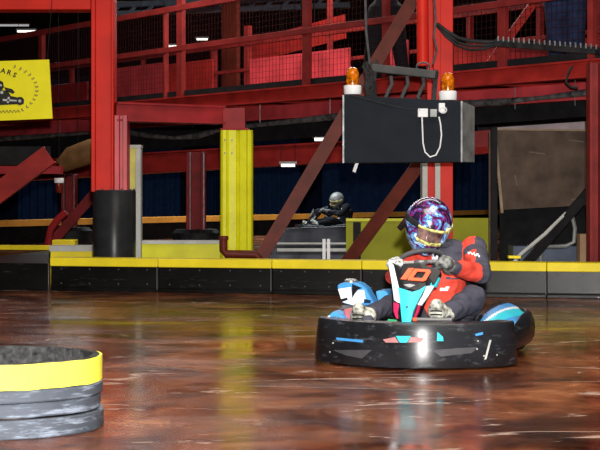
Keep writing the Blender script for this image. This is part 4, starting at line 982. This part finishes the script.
# helmet --------------------------------------------------
def helmet_mat():
    m = bpy.data.materials.new('multicoloured_helmet_paint'); m.use_nodes = True; nt = m.node_tree; b = nt.nodes['Principled BSDF']
    b.inputs['Roughness'].default_value = .22; b.inputs['Coat Weight'].default_value = .5
    tc = nt.nodes.new('ShaderNodeTexCoord'); n = nt.nodes.new('ShaderNodeTexNoise'); n.inputs['Scale'].default_value = 9; n.inputs['Detail'].default_value = 6; n.inputs['Roughness'].default_value = .7; n.inputs['Distortion'].default_value = .9
    nt.links.new(tc.outputs['Object'], n.inputs['Vector']); r = nt.nodes.new('ShaderNodeValToRGB'); e = r.color_ramp.elements
    st_ = [(0, (.01, .01, .02)), (.45, (.012, .010, .03)), (.475, (.26, .01, .11)), (.50, (.02, .03, .20)), (.525, (.05, .22, .52)), (.56, (.18, .42, .70)), (.61, (.60, .68, .80)), (.64, (.05, .03, .25)), (.66, (.015, .015, .02))]
    while len(e) < len(st_): e.new(.5)
    for k, (p, c) in enumerate(st_): e[k].position = p; e[k].color = (*c, 1)
    nt.links.new(n.outputs['Fac'], r.inputs['Fac']); nt.links.new(r.outputs['Color'], b.inputs['Base Color']); return m
# head frame: X forward (face), Y to the wearer's left, Z up
HR = Euler((math.radians(-14), math.radians(20), math.radians(20)), 'XYZ').to_matrix()
hc = kd(hed)
def H(x, y, z): return hc+HR @ Vector((x, y, z))
def shell(n_u, n_v, fn, sel=lambda a, e: True, grow=0):
    mb = MB(); grid = {}; vs = []
    for i in range(n_u):
        for j_ in range(n_v+1):
            a = 2*PI*i/n_u-PI; e = -PI/2+PI*j_/n_v; grid[i, j_] = len(vs); vs.append(fn(a, e, grow))
    f_ = []
    for i in range(n_u):
        for j_ in range(n_v):
            a = 2*PI*(i+.5)/n_u-PI; e = -PI/2+PI*(j_+.5)/n_v
            if sel(a, e): f_.append((grid[i, j_], grid[(i+1) % n_u, j_], grid[(i+1) % n_u, j_+1], grid[i, j_+1]))
    used = sorted({k for q in f_ for k in q}); mp_ = {}; nv = []
    for k in used:
        e = (k % (n_v+1)); key = e if e in (0, n_v) else (k, 1)
        if key not in mp_: mp_[key] = len(nv); nv.append(vs[k])
        mp_[k, 0] = mp_[key]
    ff = []
    for q in f_:
        t_ = []
        for k in q:
            if mp_[k, 0] not in t_: t_.append(mp_[k, 0])
        if len(t_) > 2: ff.append(t_)
    mb.add(nv, ff); return mb
def hel(a, e, g):
    ce = math.cos(e); x = ce*math.cos(a); y = ce*math.sin(a); z = math.sin(e)
    rx, ry, rz = .176+g, .153+g, .168+g
    X_, Y_, Z_ = x*rx, y*ry, z*rz
    if z < -.15:
        k_ = (-.15-z)/.85; fr = max(0, x); X_ += .055*fr*k_*1.6; Z_ -= .04*fr*k_+.03*k_; Y_ *= 1-.12*k_
    if z < -.80: Z_ = max(Z_, -.80*rz-.045)
    return H(X_-.01, Y_, Z_)
def isopen(a, e): return abs(a) < .66 and -.36 < e < .10
mb = shell(56, 40, hel, lambda a, e: not isopen(a, e))
hobj = mb.build('helmet', helmet_mat(), driver, world=False, smooth=True); sm = hobj.modifiers.new('t', 'SOLIDIFY'); sm.thickness = .012; sm.offset = -1
gog = mat('goggle_lens', (.17, .10, .09), .12, var=.9, scale=16, coat=.8); gfr = mat('yellow_black_goggle_frame', (.50, .48, .16), .4, var=.9, scale=38)
mb = shell(56, 40, hel, lambda a, e: abs(a) < .95 and -.50 < e < .24, -.014); mb.build('visor', gog, hobj, world=False, smooth=True).modifiers.new('t', 'SOLIDIFY').thickness = .004
def strap_(a0, a1, e0, e1, g, name, m_):
    mb = shell(96, 72, hel, lambda a, e: a0 < a < a1 and e0+.0*a < e < e1, g); o = mb.build(name, m_, hobj, world=False, smooth=True); s_ = o.modifiers.new('t', 'SOLIDIFY'); s_.thickness = .008; return o
strap_(-.74, .74, .05, .13, .006, 'goggle_frame', gfr); strap_(-.66, .66, -.40, -.32, .006, 'goggle_frame', gfr)
strap_(.68, 1.7, -.02, .20, .006, 'goggle_strap', mat('pale_yellow_strap', (.66, .64, .30), .6, var=.6, scale=30)); strap_(-1.7, -.68, -.02, .20, .006, 'goggle_strap', M['rubber'])
mb = MB(); 
for k in range(4): mb.bar(H(.195, -.05+k*.034, -.105), H(.19, -.05+k*.034, -.135), .01, .02, up=HR @ Vector((1, 0, 0)))
mb.build('chin_vent', plas, hobj, world=False)
mb = MB(); mb.plate([H(-.08, -.13, .02), H(.02, -.146, -.02), H(-.02, -.165, -.10), H(-.10, -.17, -.11)], HR @ Vector((0, .015, 0))); mb.build('dark_side_fin', plas, hobj, world=False, bevel=.004)
# collar
mb = MB(); mb.tube([kd(nek)+Vector((.01+.085*math.cos(a*PI/8), .09*math.sin(a*PI/8), .02)) for a in range(16)], .024, 8, True); mb.build('collar', suit_grey, driver, world=False, smooth=True)
# gloves: palm and five separate fingers closed round the rim
def hand(wrist, ang, m_, mirror):
    g = wpt(ang); out = (g-wc).normalized(); tang = wax.cross(out).normalized()*(1 if mirror else -1)
    palm = g+out*.030+wax*.014
    sh = [S('cap', kd(wrist), kd(palm), .036, .036), S('ell', kd(palm), (.042, .036, .028), (0, 0, 0)), S('cap', kd(palm-tang*.022), kd(palm+tang*.026), .028, .026)]
    for k, (ln, r) in enumerate(((.024, .0125), (.028, .013), (.026, .0125), (.02, .011))):
        o_ = tang*(.033-.022*k)
        a = palm+o_+wax*.012-out*.004; b = g+o_+wax*.034-out*.006; c = g+o_*.95+wax*.012-out*(.026+ln*.2); d = g+o_*.9-wax*.014-out*.020
        sh += [S('cap', kd(a), kd(b), r*1.1, r), S('cap', kd(b), kd(c), r, r*.95), S('cap', kd(c), kd(d), r*.95, r*.85)]
    tb = palm+tang*.03-wax*.012; tc_ = g+tang*.052-wax*.008+out*.008; td = g+tang*.048+wax*.016-out*.018
    sh += [S('cap', kd(tb), kd(tc_), .016, .014), S('cap', kd(tc_), kd(td), .014, .0115)]
    sh += [S('cap', kd(wrist-(palm-wrist).normalized()*.03), kd(wrist+(palm-wrist).normalized()*.02), .052, .046)]
    return blob('glove', sh, driver, [m_], None, .0045, 2)
# find the rim angles nearest each wrist
angs = [2*PI*k/64 for k in range(64)]
aL = max(angs, key=lambda a: wpt(a).y+.25*wpt(a).x); aR = min(angs, key=lambda a: wpt(a).y-.25*wpt(a).x)
hand(haL, aL, glove_m, True); hand(haR, aR, glove_w, False)
# boots
for an, px, py in ((anL, 437, 311), (anR, 359, 315)):
    c = K(px, py, -.33); b0 = an+Vector((-.02, 0, .0))
    sh = [S('cap', kd(an), kd(an+(c-an)*.5+Vector((0, 0, -.03))), .055, .05), S('ell', kd(c+Vector((-.02, 0, 0))), (.045, .062, .062), (0, -.5, 0)), S('cap', kd(c+Vector((-.06, 0, -.035))), kd(c+Vector((.01, .0, .035))), .052, .042),
          S('cap', kd(an), kd(c+Vector((-.05, 0, -.03))), .055, .055)]
    bo = blob('boot', sh, driver, [shoe_m], None, .008, 3)
    mb = MB()
    for k in range(5):
        q = c+Vector((.036, 0, .045-.022*k)); mb.tube([kd(q+Vector((-.012, -.035, 0))), kd(q+Vector((.006, 0, .004))), kd(q+Vector((-.012, .035, 0)))], .005, 6)
    mb.build('lace', plas, bo, world=False)

# standing onlookers on the mezzanine
def stander(label, px, back, tm, jm, rz, stance=.11, sh_h=1.0, leg=1.35):
    p = mz(px, back, ZD-.005); t = thing('person', label, 'person', p, rz)
    h = sh_h; fwd = 1
    hl = [Vector((0, s_*.10, .90*h)) for s_ in (-1, 1)]; kn = [Vector((.02, s_*(.08+stance*.5), .48*h)) for s_ in (-1, 1)]; ak = [Vector((-.02, s_*(.05+stance), .09)) for s_ in (-1, 1)]
    sh = [S('ell', (0, 0, .98*h), (.12, .17, .14), (0, 0, 0)), S('cap', (0, 0, .98*h), (0, 0, 1.32*h), .13, .14), S('ell', (0, 0, 1.36*h), (.11, .20, .09), (0, 0, 0)), S('cap', (0, 0, 1.4*h), (.01, 0, 1.54*h), .055, .052), S('ell', (.02, 0, 1.62*h), (.095, .075, .115), (0, 0, 0)),
          S('cap', (.09, 0, 1.60*h), (.115, 0, 1.60*h), .014, .012), S('ell', (.0, -.078, 1.61*h), (.02, .01, .03), (0, 0, 0)), S('ell', (.0, .078, 1.61*h), (.02, .01, .03), (0, 0, 0))]
    for i, s_ in enumerate((-1, 1)):
        sh += [S('cap', hl[i], kn[i], .10*leg, .072*leg), S('cap', kn[i], ak[i], .072*leg, .060*leg), S('cap', ak[i]+Vector((-.02, 0, -.04)), ak[i]+Vector((.15, 0, -.05)), .042, .036),
               S('cap', (0, s_*.19, 1.37*h), (.06, s_*.25, 1.12*h), .06, .045), S('cap', (.06, s_*.25, 1.12*h), (.26, s_*.20, 1.10*h), .042, .032), S('cap', (.26, s_*.20, 1.10*h), (.33, s_*.19, 1.10*h), .036, .026)]
        for q in range(4): sh.append(S('cap', (.33, s_*(.16+.02*q), 1.11*h), (.39-.004*abs(q-1), s_*(.165+.02*q), 1.085*h), .010, .009))
        sh.append(S('cap', (.31, s_*.16, 1.10*h), (.35, s_*.135, 1.09*h), .011, .009))
    def pk(c):
        if c.z < .11 and True: return 3
        if c.z < .97*h: return 0 if not (c.x > .31) else 2
        if c.z > 1.47*h: return 2
        if c.x > .29: return 2
        return 1
    blob('body', sh, t, [tm, jm, M['skin'], M['rubber']], pk, .011, 3)
    mb = MB(); 
    b_ = blob('hair', [S('ell', (-.005, 0, 1.665*h), (.105, .085, .09), (0, 0, 0)), S('ell', (-.05, 0, 1.61*h), (.06, .078, .09), (0, 0, 0))], t, [M['hair']], None, .009, 2)
    for s_ in (-1, 1):
        mb = MB(); mb.lathe([(0, .012), (.008, .008), (.011, 0)], (.103, s_*.03, 1.635*h), 'x', 10); mb.build('eye', M['dark'], t, world=False)
    mb = MB(); mb.tube([(.108, -.025, 1.565*h), (.114, 0, 1.562*h), (.108, .025, 1.565*h)], .005, 6); mb.build('mouth', mat('lips', (.35, .1, .09), .5), t, world=False)
    return t
stander('person in blue jeans standing on mezzanine behind the cable chain, seen from the legs down', 566, .75, M['jeans'], M['jacket'], -PI/2-.3, .05, leg=1.6)
stander('person in black trousers standing astride on mezzanine behind the hanging bracket', 386, .55, M['trousers'], M['jacket'], -PI/2, .17)

# distant kart and driver on the rear track
fk = copy_tree(kart); fk.location = P(297, 0, 33.5)*Vector((1, 1, 0)); fk.rotation_euler = (0, 0, KRZ-.9)
fk['label'] = 'distant dark go-kart on rear track behind the white rail'; 
fd = copy_tree(driver); fd['label'] = 'distant person in dark clothes and helmet driving on the rear track'
rot = Matrix.Rotation(KRZ-.9, 4, 'Z'); fd.location = fk.location+(rot @ Vector((-1.1, 0, 0))); fd.rotation_euler = (0, 0, KRZ-.9)
dk = {}
def darken(o, mp):
    for ch in o.children:
        if ch.type == 'MESH' and ch.data.materials and ch.data.materials[0].name.split('.')[0] in mp:
            ch.data = ch.data.copy()
            for i, m_ in enumerate(ch.data.materials):
                k_ = m_.name.split('.')[0]
                if k_ in mp: ch.data.materials[i] = mp[k_]
        darken(ch, mp)
darken(fd, {'red_suit_cloth': M['jacket'], 'charcoal_suit_cloth': M['trousers'], 'multicoloured_helmet_paint': M['boxside'], 'pale_glove': M['jacket']})
darken(fk, {'cyan_sticker': M['dark'], 'blue_sticker': M['dark'], 'white_sticker': M['boxside'], 'orange_red_number': M['dark'], 'magenta_sticker': M['dark']})
for o in [fk]+list(fk.children_recursive):
    if o.name.split('.')[0] == 'number_10': bpy.data.objects.remove(o)
